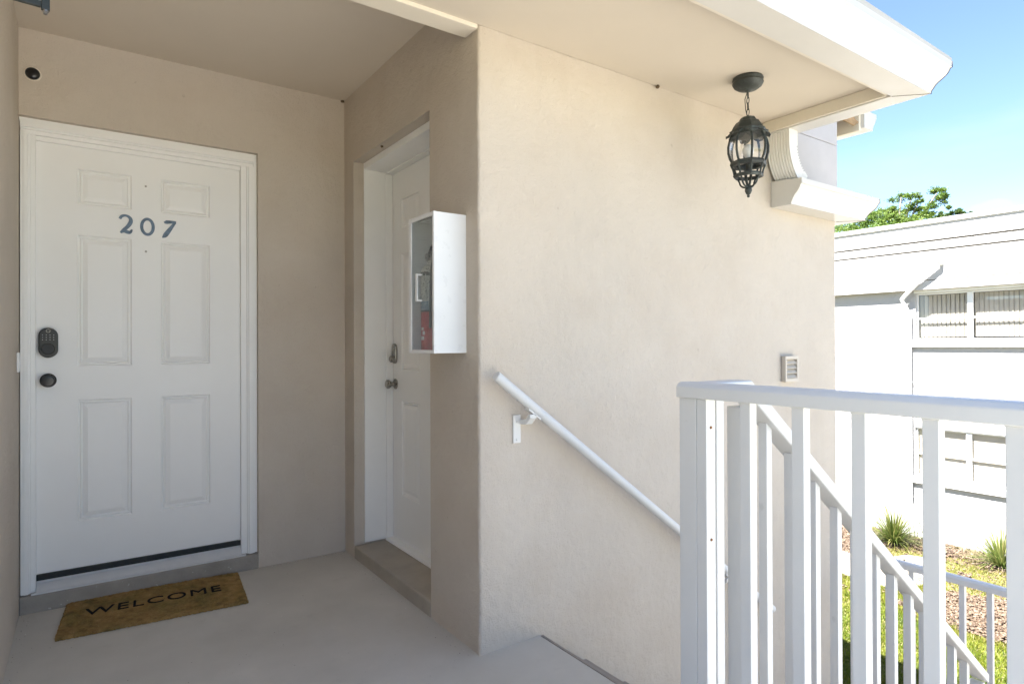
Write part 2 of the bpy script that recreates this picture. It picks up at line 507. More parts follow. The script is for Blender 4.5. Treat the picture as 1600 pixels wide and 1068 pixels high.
OZ = 2.345
bm = NB()
box(bm, SX, 1.62, 2.30, 2.548, 0, OZ)
box(bm, SX, 1.62, 3.525, 3.68, 0, OZ)
box(bm, SX, 1.62, 2.30, 3.68, OZ, 3.0)
struct('side_wall', bm, m_stucco)
bm = NB()
box(bm, 0.812, 1.62, 3.68, 3.90, 0, OZ)
box(bm, -0.26, 1.62, 3.68, 3.90, OZ, 3.0)
struct('door_wall', bm, m_stucco)
struct('left_wall', bx(-0.55, -0.25, 0.35, 3.90, GZ, 4.22), m_stucco)  # out-of-view height and end shaped to shade railings and sun the floor
struct('light_block_curb', bx(-0.45, -0.25, -9.0, 0.3495, GZ, 0.28), m_stucco, bevel=0.01)  # unseen low wall added to cut light coming from the left
# rooms behind the doors, closed off
struct('rear_wall', bx(-0.55, 4.105, 9.0, 9.2, GZ, 3.0), m_stucco)
struct('under_wall', bx(-0.25, 1.55, 0.62, 9.0, GZ, -0.17), m_stucco)

struct('nook_ceiling', bx(-0.25, SX, 2.217, 3.68, 2.755, 2.80), m_ceil)
struct('ceiling_beam', bx(-0.25, SX - 0.002, 2.118, 2.2165, 2.540, 2.80), m_trim, bevel=0.003)
struct('soffit', bx(-0.25, 3.30, 1.425, 2.117, 2.556, 2.60), m_ceil)
# roof mass above
bm = NB()
prism(bm, [(-0.249, 2.62), (3.52, 2.645), (3.52, 2.665), (-0.249, 2.70)], 1.24, 2.12, 'y')
box(bm, -6.0, -0.2501, 0.35, 9.4, 4.2201, 4.28)  # unseen high slab added on the left to shade the railings
box(bm, -0.249, 4.80, 2.1201, 9.4, 3.0, 3.08)
struct('roof', bm, m_roof)

# ------------------------------------------------------------------ gutters
def kprofile(wb=0.127, wt=0.193, h=0.15):
    o = [(0, h), (0, 0), (wb, 0), (wb, 0.012)]
    for k in range(1, 9):      # ogee: concave foot then convex shoulder
        t = k / 8
        s = t - math.sin(2 * math.pi * t) / (2 * math.pi) * 0.55
        o.append((wb + 0.004 + (wt - wb - 0.010) * s, 0.014 + (h - 0.048) * t))
    o += [(wt, h - 0.030), (wt, h), (wt - 0.016, h), (wt - 0.016, h - 0.006)]
    inner = []
    th = 0.004
    inner = [(wt - 0.006, h - 0.008), (wt - 0.006, h - 0.027)]
    for k in range(8, 0, -1):
        t = k / 8
        s = t - math.sin(2 * math.pi * t) / (2 * math.pi) * 0.55
        inner.append((wb + (wt - wb - 0.010) * s - th + 0.003, 0.014 + (h - 0.048) * t + 0.003))
    inner += [(wb - th, 0.014), (wb - th, th), (th, th), (th, h)]
    return o + inner

def endprofile(wb, wt, h):
    return [p for p in kprofile(wb, wt, h)[:14]] + [(wt, h)]

# main canopy gutter (runs along the canopy edge, mitred round the corner and back to the wall)
g = empty('canopy_gutter', (3.43, 1.30, 2.486), 'large cream white roof gutter round the canopy corner above the hanging lantern', 'gutter')
pr0 = kprofile(0.127, 0.193, 0.153)
zb = 2.486
bm = NB()
# front run: outward = -Y ; mitre at x grows with outward distance ; corner bottom outer at (3.43,1.297)
Ain = [bm.verts.new((-0.249, 1.424 - d, zb + z)) for d, z in pr0]
Bin = [bm.verts.new((3.303 + d, 1.424 - d, zb + z)) for d, z in pr0]
n = len(pr0)
for k in range(n):
    bm.faces.new((Ain[k], Ain[(k + 1) % n], Bin[(k + 1) % n], Bin[k]))
bm.faces.new(Ain)
obj('front_run', bm, m_gutter, g, smooth=True)
bm = NB()
A2 = [bm.verts.new((3.3035 + d, 1.4235 - d, zb + z)) for d, z in pr0]
B2 = [bm.verts.new((3.3035 + d, 2.117, zb + z)) for d, z in pr0]
for k in range(n):
    bm.faces.new((A2[k], A2[(k + 1) % n], B2[(k + 1) % n], B2[k]))
bm.faces.new(B2)
obj('side_run', bm, m_gutter, g, smooth=True)
# dark mitre seam, a thin bead following the outer profile
outer = pr0[1:13] + [pr0[13]]
bm = NB()
tube(bm, [(3.3035 + d + 0.0006, 1.4235 - d - 0.0006, zb + z) for d, z in outer], 0.0018, 6)
obj('mitre_seam', bm, m_seam, g)
bm = NB()
box(bm, 3.285, 3.3025, 1.445, 2.117, 2.492, 2.556)
obj('side_fascia', bm, m_trim, g, bevel=0.002)
bm = NB()
box(bm, -0.2, 3.284, 1.4255, 1.444, 2.492, 2.5555)
obj('front_fascia', bm, m_trim, g, bevel=0.002)

# lower gutter on the stair wall
g2 = empty('lower_gutter', (3.37, 2.12, 2.07), 'short cream white gutter low on the stair wall under the ribbed downspout', 'gutter')
pr2 = kprofile(0.127, 0.190, 0.140)
zb2 = 2.066
bm = NB()
A = [bm.verts.new((3.373, 2.118 - d, zb2 + z)) for d, z in pr2]
B = [bm.verts.new((4.11 + d, 2.118 - d, zb2 + z)) for d, z in pr2]
n = len(pr2)
for k in range(n):
    bm.faces.new((A[k], A[(k + 1) % n], B[(k + 1) % n], B[k]))
bm.faces.new(A)
obj('front_run', bm, m_gutter, g2, smooth=True)
bm = NB()
A = [bm.verts.new((4.1105 + d, 2.1175 - d, zb2 + z)) for d, z in pr2]
B = [bm.verts.new((4.1105 + d, 6.0, zb2 + z)) for d, z in pr2]
for k in range(n):
    bm.faces.new((A[k], A[(k + 1) % n], B[(k + 1) % n], B[k]))
bm.faces.new(B)
obj('return_run', bm, m_gutter, g2, smooth=True)
bm = NB()
tube(bm, [(4.1105 + d + 0.0006, 2.1175 - d - 0.0006, zb2 + z) for d, z in pr2[1:14]], 0.0018, 6)
obj('mitre_seam', bm, m_seam, g2)
bm = NB()
prism(bm, [(2.118 - d, zb2 + z) for d, z in pr2[1:14]] + [(2.118 - 0.19, zb2 + 0.1398), (2.118, zb2 + 0.155)], 3.3655, 3.3725, 'x')
obj('end_cap', bm, m_gutter, g2, bevel=0.001)

# ribbed downspout elbow between the two gutters
dsp = empty('downspout_elbow', (3.36, 2.03, 2.3), 'ribbed cream white downspout elbow curving from canopy gutter down into the lower gutter', 'downspout')
prof = []
hw, hd, nr = 0.068, 0.043, 8           # half width along Y, half depth along X
def ribbed(n_, a0, a1, fixed, axis_, amp):
    out = []
    for i in range(n_ * 6):
        t = i / (n_ * 6)
        w = amp * (0.5 - 0.5 * math.cos(2 * math.pi * t * n_))
        a = a0 + (a1 - a0) * t
        out.append((a, fixed + w) if axis_ == 0 else (fixed + w, a))
    return out
prof += ribbed(nr, hw, -hw, -hd, 0, 0.006)       # (y, x) : face towards -X
prof += ribbed(2, -hd, hd, -hw, 1, 0.001)
prof += ribbed(nr, -hw, hw, hd, 0, -0.006)
prof += ribbed(2, hd, -hd, hw, 1, -0.001)
frames = []
path = [(3.350, 2.486), (3.350, 2.46), (3.350, 2.42)]
cr, nb = 0.24, 22
for k in range(1, nb + 1):
    t = R(52) * k / nb
    path.append((3.350 + cr * (1 - math.cos(t)) , 2.42 - cr * math.sin(t)))
path.append((path[-1][0] + 0.03, path[-1][1] - 0.024))
for i, (x, z) in enumerate(path):
    a = path[max(i - 1, 0)]; b = path[min(i + 1, len(path) - 1)]
    d = Vector((b[0] - a[0], 0, b[1] - a[1])).normalized()
    nx = Vector((-d.z, 0, d.x))        # points +X side
    crimp = 1.0 - (0.14 if (i % 2 and 2 < i < len(path) - 1) else 0.0)
    frames.append(((x, 2.035, z), (0, 1, 0), nx))
bm = NB()
rings = []
for i, (o, u, v) in enumerate(frames):
    cr_ = (i % 2 == 1 and 3 < i < len(frames) - 1)
    ring = []
    for a, b in prof:
        if cr_ and b > 0.012:                 # crimps pinch only the inner bend
            b = b - 0.010; a = a * 0.95
        elif cr_ and b > -0.030:
            a = a * 0.965
        ring.append(bm.verts.new(Vector(o) + Vector((0, a, 0)) + Vector(v) * b))
    rings.append(ring)
for A_, B_ in zip(rings, rings[1:]):
    for k in range(len(prof)):
        k2 = (k + 1) % len(prof)
        bm.faces.new((A_[k], A_[k2], B_[k2], B_[k]))
bm.faces.new(rings[0][::-1]); bm.faces.new(rings[-1])
obj('ribbed_pipe', bm, m_pipe, dsp, smooth=True)

# added panels above lower gutter, greyed for the wall top's cooler shade
bp_ = empty('shaded_wall_top', (3.8, 2.11, 2.3), 'thin panels greyed for the shaded wall top between lower gutter and canopy', 'board')
obj('lower_shade_panel', bx(3.45, 4.108, 2.106, 2.1199, 2.19, 2.565), m_panel, bp_, bevel=0.002)
obj('upper_shade_panel', bx(3.45, 4.108, 2.106, 2.1199, 2.569, 2.83), m_panel, bp_, bevel=0.002)
# upper side gutter, seen end-on past the wall
g4 = empty('rear_gutter', (4.75, 2.2, 2.83), 'white gutter end with broken wooden fascia high behind the wall corner', 'gutter')
pr4 = kprofile(0.127, 0.185, 0.13)
bm = NB()
x4 = 4.69; z4 = 2.835
A = [bm.verts.new((x4 + d, 2.215, z4 + z)) for d, z in pr4]
B = [bm.verts.new((x4 + d, 9.0, z4 + z)) for d, z in pr4]
n = len(pr4)
for k in range(n):
    bm.faces.new((A[k], A[(k + 1) % n], B[(k + 1) % n], B[k]))
bm.faces.new(A); bm.faces.new(B[::-1])
obj('trough', bm, m_gutter, g4, smooth=True)
bm = NB()
prism(bm, [(x4 + d, z4 + z) for d, z in pr4[1:14]] + [(x4 + 0.185, z4 + 0.1298), (x4, z4 + 0.13)], 2.206, 2.2145, 'y')
obj('end_cap', bm, m_gutter, g4)
bm = NB(); box(bm, x4 - 0.03, x4 - 0.001, 2.23, 9.0, z4 - 0.02, z4 + 0.16)
obj('fascia_board', bm, m_trim, g4)
for k in range(3):
    bm = NB(); box(bm, 4.106, x4 - 0.035, 2.26 + k * 0.16, 2.30 + k * 0.16, z4 + 0.05, z4 + 0.14)
    obj('rafter_tail', bm, m_wood, g4, bevel=0.003)
bm = NB()
prism(bm, [(4.32, 2.86), (4.60, 2.84), (4.66, 2.875), (4.5, 2.93), (4.36, 2.90)], 2.232, 2.242, 'y')
obj('splintered_board', bm, m_wood, g4)
obj('soffit_panel', bx(4.106, x4 - 0.032, 2.45, 9.0, z4 - 0.012, z4), m_trim, g4)

# ------------------------------------------------------------------ doors
def ring_panel(u0, u1, v0, v1, F):
    """moulded panel; F(u,v,depth)->xyz, depth into the leaf."""
    bm = NB()
    spec = [(0, 0), (0.003, 0.0060), (0.007, 0.0100), (0.011, 0.0085), (0.014, 0.0040), (0.018, 0.0065), (0.022, 0.0080), (0.042, 0.0010)]
    loops = []
    for s, d in spec:
        loops.append([bm.verts.new(F(u, v, d)) for u, v in ((u0 + s, v0 + s), (u1 - s, v0 + s), (u1 - s, v1 - s), (u0 + s, v1 - s))])
    for a, b in zip(loops, loops[1:]):
        for k in range(4):
            bm.faces.new((a[k], a[(k + 1) % 4], b[(k + 1) % 4], b[k]))
    bm.faces.new(loops[-1])
    return bm

def leaf_mesh(us, vs, holes, F, T=0.044):
    """front face as a grid with the panel cells left open, plus sides and back."""
    bm = NB()
    V = {}
    for i, u in enumerate(us):
        for j, v in enumerate(vs):
            V[i, j] = bm.verts.new(F(u, v, 0))
    for i in range(len(us) - 1):
        for j in range(len(vs) - 1):
            if (i, j) in holes: continue
            bm.faces.new((V[i, j], V[i + 1, j], V[i + 1, j + 1], V[i, j + 1]))
    nu, nv = len(us) - 1, len(vs) - 1
    bk = [bm.verts.new(F(us[a], vs[b], T)) for a, b in ((0, 0), (nu, 0), (nu, nv), (0, nv))]
    bm.faces.new(bk)
    bm.faces.new([V[i, 0] for i in range(nu + 1)] + [bk[1], bk[0]])
    bm.faces.new([V[i, nv] for i in range(nu + 1)] + [bk[2], bk[3]])
    bm.faces.new([V[0, j] for j in range(nv + 1)] + [bk[3], bk[0]])
    bm.faces.new([V[nu, j] for j in range(nv + 1)] + [bk[2], bk[1]])
    return bm

# --- front door 207
DY = 3.742
d1 = empty('front_door', (0.27, 3.74, 0.08), 'white six panel front door with blue numerals 207 and black keypad lock, welcome mat before it', 'door')
F1 = lambda u, v, d: (u, DY + d, v)
us = [-0.188, -0.025, 0.205, 0.338, 0.573, 0.727]
vs = [0.160, 0.388, 0.990, 1.158, 1.811, 1.963, 2.140, 2.262]
holes = {(i, j) for i in (1, 3) for j in (1, 3, 5)}
obj('door_leaf', leaf_mesh(us, vs, holes, F1), m_door, d1)
for i, j in sorted(holes):
    obj('door_panel', ring_panel(us[i], us[i + 1], vs[j], vs[j + 1], F1), m_door, d1)

def frame_piece(bm, prof, a, b):
    pass
# casing: stepped brickmould, drawn as nested boxes butted front to back
bm = NB()
def casing(bm, xo, w, side, z0, z1):
    """vertical jamb with steps; xo outer x; side +1 if opening lies at +x"""
    s = side
    def bb(a, b, y0, y1):
        x0, x1 = sorted((xo + s * a, xo + s * b)); box(bm, x0, x1, y0, y1, z0, z1)
    bb(0.000, 0.012, 3.702, 3.80)
    bb(0.0122, 0.030, 3.697, 3.80)
    bb(0.0302, 0.038, 3.706, 3.80)
    bb(0.0382, w, 3.716, 3.80)
L0, Rr0, TZ = -0.246, 0.796, 2.328
bm = NB(); casing(bm, L0, 0.0575, 1, 0.083, TZ - 0.0585); obj('door_jamb', bm, m_frame, d1, bevel=0.0012)
bm = NB(); casing(bm, Rr0, 0.0685, -1, 0.083, TZ - 0.0585); obj('door_jamb', bm, m_frame, d1, bevel=0.0012)
bm = NB()
def hb(a, b, y0):
    box(bm, L0 , Rr0, y0, 3.80, TZ - b, TZ - a)
hb(0.0, 0.012, 3.702); hb(0.0122, 0.030, 3.697); hb(0.0302, 0.038, 3.706); hb(0.0382, 0.058, 3.716)
obj('door_head', bm, m_frame, d1, bevel=0.0012)
# wall reveal filler above and right of frame (shadow gap)
bm = NB()
box(bm, -0.2495, 0.8115, 3.712, 3.89, TZ + 0.0005, OZ - 0.0005); box(bm, Rr0 + 0.0005, 0.8115, 3.712, 3.89, 0.083, TZ)
obj('frame_caulk', bm, m_frame, d1)
obj('head_stop', bx(-0.188, 0.727, 3.728, 3.7415, 2.247, 2.2695), m_frame, d1, bevel=0.001)
obj('light_leak_panel', bx(-0.2495, 0.8115, 3.802, 3.89, 0.083, 2.34), m_room, d1)  # hidden panel added to stop light leaking round the leaf
obj('door_sweep', bx(-0.188, 0.727, 3.731, 3.741, 0.131, 0.158), m_rubber, d1)
bm = NB()
prism(bm, [(3.690, 0.082), (3.742, 0.118), (3.742, 0.131), (3.79, 0.131), (3.79, 0.082)], -0.1875, 0.7270, 'x')
obj('threshold', bm, m_alu, d1, bevel=0.0015)
obj('sill_lip', bx(-0.205, 0.745, 3.682, 3.6895, 0.081, 0.090), m_alu, d1)
# curb under the frame
struct('door_curb', bx(-0.2499, 0.8119, 3.676, 3.90, -0.02, 0.0805), m_curb, bevel=0.006)

# numerals: flat strokes with varying width, raised 4 mm
def stroke(bm, pts, ws, y0, y1):
    """pts: (x,z) centre line; ws: half widths; a bevelled ribbon from y0 (front) to y1"""
    P = [Vector((a, b)) for a, b in pts]
    L, Rr = [], []
    n = len(P)
    for i in range(n):
        d = (P[min(i + 1, n - 1)] - P[max(i - 1, 0)]).normalized()
        nn = Vector((-d.y, d.x))
        L.append(P[i] + nn * ws[i]); Rr.append(P[i] - nn * ws[i])
    lf = [bm.verts.new((p.x, y0, p.y)) for p in L]; rf = [bm.verts.new((p.x, y0, p.y)) for p in Rr]
    lb = [bm.verts.new((p.x, y1, p.y)) for p in L]; rb = [bm.verts.new((p.x, y1, p.y)) for p in Rr]
    for i in range(n - 1):
        bm.faces.new((lf[i], lf[i + 1], rf[i + 1], rf[i])); bm.faces.new((lb[i], rb[i], rb[i + 1], lb[i + 1]))
        bm.faces.new((lf[i], lb[i], lb[i + 1], lf[i + 1])); bm.faces.new((rf[i], rf[i + 1], rb[i + 1], rb[i]))
    bm.faces.new((lf[0], rf[0], rb[0], lb[0])); bm.faces.new((lf[-1], lb[-1], rb[-1], rf[-1]))

def catmull(pts, sub=6):
    out = []
    n = len(pts)
    for i in range(n - 1):
        p0, p1, p2, p3 = pts[max(i - 1, 0)], pts[i], pts[i + 1], pts[min(i + 2, n - 1)]
        for k in range(sub):
            t = k / sub
            out.append(tuple(0.5 * ((2 * b) + (-a + c) * t + (2 * a - 5 * b + 4 * c - d) * t * t + (-a + 3 * b - 3 * c + d) * t ** 3) for a, b, c, d in zip(p0, p1, p2, p3)))
    out.append(tuple(pts[-1]))
    return out

def numeral(ctrl, x0, z0, w, h, dy=0.0):
    c = catmull(ctrl, 7)
    bm = NB()
    stroke(bm, [(x0 + u * w, z0 + v * h) for u, v, _ in c], [q * w * 1.28 for _, _, q in c], DY - 0.0050 - dy, DY - 0.0006 - dy)
    return bm
two = [(0.02, 0.80, 0.09), (0.18, 0.95, 0.09), (0.5, 1.0, 0.075), (0.82, 0.88, 0.10), (0.86, 0.66, 0.13), (0.62, 0.40, 0.12), (0.30, 0.20, 0.10), (0.12, 0.06, 0.08)]
two_b = [(0.06, 0.05, 0.07), (0.35, 0.15, 0.12), (0.60, 0.10, 0.12), (0.82, 0.10, 0.10), (0.97, 0.26, 0.05)]
o2 = numeral(two, 0.152, 1.836, 0.056, 0.094); t = numeral(two_b, 0.152, 1.836, 0.056, 0.094, 0.0005)
me_t = bpy.data.meshes.new('tmp'); t.to_mesh(me_t); o2.from_mesh(me_t); bpy.data.meshes.remove(me_t)
obj('numeral_two', o2, m_blue, d1)
bm = NB()
N0 = 28
cx0, cz0 = 0.2755, 1.882
ri, rof = [], []
for y in (DY - 0.005, DY - 0.0006):
    for (rx, rz, store) in ((0.0335, 0.0475, rof), (0.0190, 0.0335, ri)):
        store.append([bm.verts.new((cx0 + rx * math.cos(2 * math.pi * k / N0), y, cz0 + rz * math.sin(2 * math.pi * k / N0))) for k in range(N0)])
for k in range(N0):
    k2 = (k + 1) % N0
    bm.faces.new((rof[0][k], rof[0][k2], ri[0][k2], ri[0][k]))
    bm.faces.new((rof[1][k], rof[1][k2], rof[0][k2], rof[0][k]))
    bm.faces.new((ri[1][k], ri[1][k2], ri[0][k2], ri[0][k]))
obj('numeral_zero', bm, m_blue, d1)
seven_a = [(0.28, 0.93, 0.08), (0.36, 0.88, 0.10), (0.65, 0.90, 0.085), (1.0, 0.90, 0.07)]
seven_b = [(0.93, 0.89, 0.07), (0.74, 0.66, 0.085), (0.50, 0.38, 0.115), (0.28, 0.13, 0.115), (0.10, 0.0, 0.02)]
o7 = numeral(seven_a, 0.336, 1.832, 0.072, 0.096); t = numeral(seven_b, 0.336, 1.832, 0.072, 0.096, 0.0005)
me_t = bpy.data.meshes.new('tmp'); t.to_mesh(me_t); o7.from_mesh(me_t); bpy.data.meshes.remove(me_t)
obj('numeral_seven', o7, m_blue, d1)
for z in (2.094, 1.752):
    bm = NB(); lathe(bm, [(0.0055, 0), (0.0045, -0.003), (0, -0.004)], (0.2685, DY - 0.0003, z), 12, 'y'); obj('peephole_screw', bm, m_nickel, d1)

# keypad deadbolt
def stadium(cx, cz, r, hh, y0, y1, bm):
    pts = []
    for k in range(17): t = math.pi * k / 16; pts.append((cx + r * math.cos(t), cz + hh + r * math.sin(t)))
    for k in range(17): t = math.pi + math.pi * k / 16; pts.append((cx + r * math.cos(t), cz - hh + r * math.sin(t)))
    prism(bm, pts, y0, y1, 'y')
kx, kz = -0.1405, 1.275
bm = NB(); stadium(kx, kz, 0.0385, 0.034, DY - 0.030, DY - 0.0005, bm)
kp = obj('keypad_lock', bm, m_black, d1, bevel=0.005, seg=3)
bm = NB(); lathe(bm, [(0.0, -0.0), (0.024, 0), (0.027, 0.003), (0.027, 0.009)], (kx, DY - 0.039, kz - 0.030), 32, 'y'); obj('thumb_dial', bm, m_black2, kp, smooth=True)
bm = NB()
tube(bm, [(kx + 0.0075 * math.cos(t * math.pi / 8), DY - 0.0305, kz + 0.057 + 0.0075 * math.sin(t * math.pi / 8)) for t in range(16)], 0.0014, 6, closed=True)
obj('sensor_ring', bm, m_nickel, kp)
bm = NB()
for i in range(4):
    for j in range(3):
        if True: box(bm, kx - 0.0235 + i * 0.0145, kx - 0.0205 + i * 0.0145, DY - 0.0306, DY - 0.0302, kz + 0.012 + j * 0.0115, kz + 0.016 + j * 0.0115)
obj('key_print', bm, m_dots, kp)
bm = NB(); lathe(bm, [(0.0335, 0), (0.0335, -0.006), (0.029, -0.010), (0.015, -0.012), (0.014, -0.030), (0.022, -0.037), (0.0285, -0.047), (0.0285, -0.058), (0.024, -0.064), (0.0, -0.066)], (-0.1415, DY - 0.0005, 1.092), 36, 'y')
obj('door_knob', bm, m_black, d1, smooth=True)

# --- side door
XD = 1.556
d2 = empty('side_door', (1.45, 3.05, 0.075), 'white panelled side door in deep recess with nickel knob, partly behind fire extinguisher cabinet', 'door')
F2 = lambda u, v, d: (XD + d, u, v)
us2 = [2.615, 2.770, 3.000, 3.150, 3.385, 3.510]
vs2 = [0.080, 0.362, 0.925, 1.105, 1.800, 1.950, 2.125, 2.300]
h2 = {(i, j) for i in (1, 3) for j in (1, 3, 5)}
obj('door_leaf', leaf_mesh(us2, vs2, h2, F2), m_door, d2)
for i, j in sorted(h2):
    obj('door_panel', ring_panel(us2[i], us2[i + 1], vs2[j], vs2[j + 1], F2), m_door, d2)
bm = NB(); box(bm, 1.377, 1.62, 3.5125, 3.5248, 0.082, 2.3065); box(bm, 1.512, 1.5545, 3.503, 3.5123, 0.082, 2.296); obj('door_jamb', bm, m_frame, d2, bevel=0.0015)
bm = NB(); box(bm, 1.377, 1.62, 2.5482, 2.600, 0.082, 2.3065); obj('door_jamb', bm, m_frame, d2, bevel=0.0015)
bm = NB(); box(bm, 1.377, 1.62, 2.5482, 3.5248, 2.3070, 2.3448); box(bm, 1.512, 1.5545, 2.6002, 3.5123, 2.2965, 2.3068); obj('door_head', bm, m_frame, d2, bevel=0.0015)
bm = NB(); prism(bm, [(1.505, 0.0745), (1.512, 0.090), (1.62, 0.092), (1.62, 0.0745)], 2.6005, 3.512, 'y'); obj('threshold', bm, m_frame, d2, bevel=0.001)
# painted step filling the recess
struct('side_step', bx(1.3125, 1.62, 2.5485, 3.5245, -0.02, 0.072), m_step, bevel=0.009, seg=3)
# lock plate and knob
ky = 3.468
bm = NB()
pts = []
for k in range(9): t = math.pi * k / 8; pts.append((ky + 0.027 * math.cos(t), 1.238 + 0.027 * math.sin(t)))
for k in range(9): t = math.pi + math.pi * k / 8; pts.append((ky + 0.027 * math.cos(t), 1.172 + 0.027 * math.sin(t)))
prism(bm, pts, XD - 0.016, XD - 0.0005, 'x')
lp = obj('keypad_plate', bm, m_nickel, d2, bevel=0.004)
bm = NB(); lathe(bm, [(0.021, 0), (0.019, -0.018), (0.015, -0.022), (0, -0.023)], (XD - 0.0162, ky, 1.172), 28, 'x'); obj('thumb_turn', bm, m_nickel, lp, smooth=True)
bm = NB()
for j in range(4): box(bm, XD - 0.0185, XD - 0.0163, ky - 0.008, ky + 0.008, 1.205 + j * 0.0125, 1.213 + j * 0.0125)
obj('key_button', bm, m_nickel, lp, bevel=0.0008)
bm = NB(); lathe(bm, [(0.032, 0), (0.031, -0.005), (0.024, -0.010), (0.012, -0.012), (0.011, -0.030), (0.020, -0.036), (0.0275, -0.046), (0.027, -0.056), (0.019, -0.063), (0, -0.065)], (XD - 0.0005, ky, 1.021), 36, 'x')
obj('door_knob', bm, m_nickel, d2, smooth=True)

# ------------------------------------------------------------------ small wall items in the nook
cm = empty('porch_camera', (-0.197, 3.68, 2.546), 'small round black camera high on the wall left above front door', 'camera')
bm = NB(); lathe(bm, [(0.034, 0), (0.034, -0.003), (0.031, -0.005), (0.029, -0.005)], (-0.197, 3.6797, 2.546), 32, 'y'); obj('bezel', bm, m_trim, cm, smooth=True)
bm = NB(); lathe(bm, [(0.029, 0), (0.027, -0.006), (0.018, -0.012), (0, -0.014)], (-0.197, 3.6745, 2.546), 32, 'y'); obj('lens_dome', bm, m_black, cm, smooth='all')

bell = empty('doorbell', (-0.25, 3.59, 1.185), 'narrow white plastic doorbell on the left wall beside front door frame', 'doorbell')
obj('bell_plate', bx(-0.2497, -0.240, 3.570, 3.612, 1.141, 1.230), m_plastic, bell, bevel=0.002)
obj('bell_button', bx(-0.2398, -0.236, 3.582, 3.600, 1.165, 1.190), m_plastic, bell, bevel=0.001)

def nest(x, y, z, s, label):
    bm = NB()
    bmesh.ops.create_icosphere(bm, subdivisions=2, radius=s)
    for v in bm.verts:
        v.co = Vector((v.co.x * rng.uniform(0.7, 1.3), v.co.y * rng.uniform(0.7, 1.3), v.co.z * rng.uniform(0.5, 1.1))) + Vector((x, y, z))
    o = obj('mud_nest', bm, m_mud); tag(o, label, 'insect nest')
nest(2.365, 2.105, 2.548, 0.010, 'tiny dark mud nest where canopy soffit meets the stair wall')
nest(1.303, 3.672, 2.748, 0.010, 'tiny dark mud nest in the ceiling corner between the two doors')
nest(1.335, 3.15, 2.340, 0.008, 'tiny dark mud nest on the lintel above the side door')

# fire extinguisher cabinet
cb = empty('extinguisher_cabinet', (1.24, 2.335, 1.224), 'white metal fire extinguisher cabinet with glass front on the side wall', 'cabinet')
cx0_, cx1_, cy0, cy1, cz0_, cz1 = 1.162, 1.3145, 2.219, 2.451, 1.224, 1.800
bm = NB()
box(bm, cx0_ + 0.010, cx1_, cy0, cy0 + 0.004, cz0_, cz1)
box(bm, cx0_ + 0.010, cx1_, cy1 - 0.004, cy1, cz0_, cz1)
box(bm, cx0_ + 0.010, cx1_, cy0 + 0.004, cy1 - 0.004, cz0_, cz0_ + 0.004)
box(bm, cx0_ + 0.010, cx1_, cy0 + 0.004, cy1 - 0.004, cz1 - 0.004, cz1)
obj('cabinet_shell', bm, m_cab, cb)
obj('back_panel', bx(cx1_ - 0.004, cx1_ - 0.0005, cy0 + 0.0045, cy1 - 0.0045, cz0_ + 0.0045, cz1 - 0.0045), m_cabin, cb)
bm = NB()
box(bm, cx0_, cx0_ + 0.0098, cy0 - 0.001, cy0 + 0.013, cz0_ - 0.001, cz1 + 0.001)
box(bm, cx0_, cx0_ + 0.0098, cy1 - 0.024, cy1 + 0.001, cz0_ - 0.001, cz1 + 0.001)
box(bm, cx0_, cx0_ + 0.0098, cy0 + 0.0132, cy1 - 0.0242, cz0_ - 0.001, cz0_ + 0.013)
box(bm, cx0_, cx0_ + 0.0098, cy0 + 0.0132, cy1 - 0.0242, cz1 - 0.015, cz1 + 0.001)
obj('door_frame', bm, m_cab, cb, bevel=0.001)
obj('glass_pane', bx(cx0_ + 0.004, cx0_ + 0.007, cy0 + 0.0135, cy1 - 0.0245, cz0_ + 0.0135, cz1 - 0.0155), m_cabglass, cb)
bm = NB()
hx, hy = cx0_ + 0.0035, 2.335
box(bm, hx - 0.026, hx - 0.020, hy - 0.008, hy + 0.008, 1.440, 1.555)
box(bm, hx - 0.020, hx, hy - 0.008, hy + 0.008, 1.440, 1.447)
box(bm, hx - 0.020, hx, hy - 0.008, hy + 0.008, 1.548, 1.555)
obj('pull_handle', bm, m_cab, cb, bevel=0.001)
for hz in (1.30, 1.72):
    bm = NB(); lathe(bm, [(0.0035, 0), (0.0035, 0.05)], (cx0_ + 0.006, cy1 + 0.003, hz - 0.025), 10); obj('hinge', bm, m_cab, cb)
bm = NB(); tube(bm, [(cx0_ + 0.02, cy1 - 0.05, cz1 - 0.012), (cx0_ + 0.03, cy0 + 0.05, cz1 - 0.010)], 0.003, 6); obj('latch_rod', bm, m_nickel, cb)

ex = empty('fire_extinguisher', (1.236, 2.385, 1.2285), 'red fire extinguisher with white instruction label standing inside the glass cabinet', 'fire extinguisher')
ec = (1.236, 2.385, 1.229)
bm = NB(); lathe(bm, [(0.038, 0), (0.044, 0.006), (0.044, 0.170)], ec, 36); obj('cylinder_body', bm, m_red, ex, smooth=True)
bm = NB(); lathe(bm, [(0.0445, 0.170), (0.0445, 0.178)], ec, 36); obj('black_band', bm, m_black, ex, smooth=True)
bm = NB(); lathe(bm, [(0.0443, 0.178), (0.0443, 0.215)], ec, 36); obj('blue_label', bm, m_labelb, ex, smooth=True)
bm = NB(); lathe(bm, [(0.0443, 0.215), (0.0443, 0.325)], ec, 36); obj('instruction_label', bm, m_label, ex, smooth=True)
bm = NB(); lathe(bm, [(0.0445, 0.325), (0.0445, 0.342)], ec, 36); obj('label_heading', bm, mat('black_heading_print', (0.05, 0.05, 0.05), 0.5, var=0, coords='object', speck=(110, 0.52, 0.9, (0.7, 0.69, 0.64, 1))), ex, smooth=True)
bm = NB(); lathe(bm, [(0.0443, 0.342), (0.041, 0.355), (0.030, 0.368), (0.016, 0.374), (0.014, 0.395), (0, 0.396)], ec, 36); obj('cylinder_shoulder', bm, m_label, ex, smooth=True)
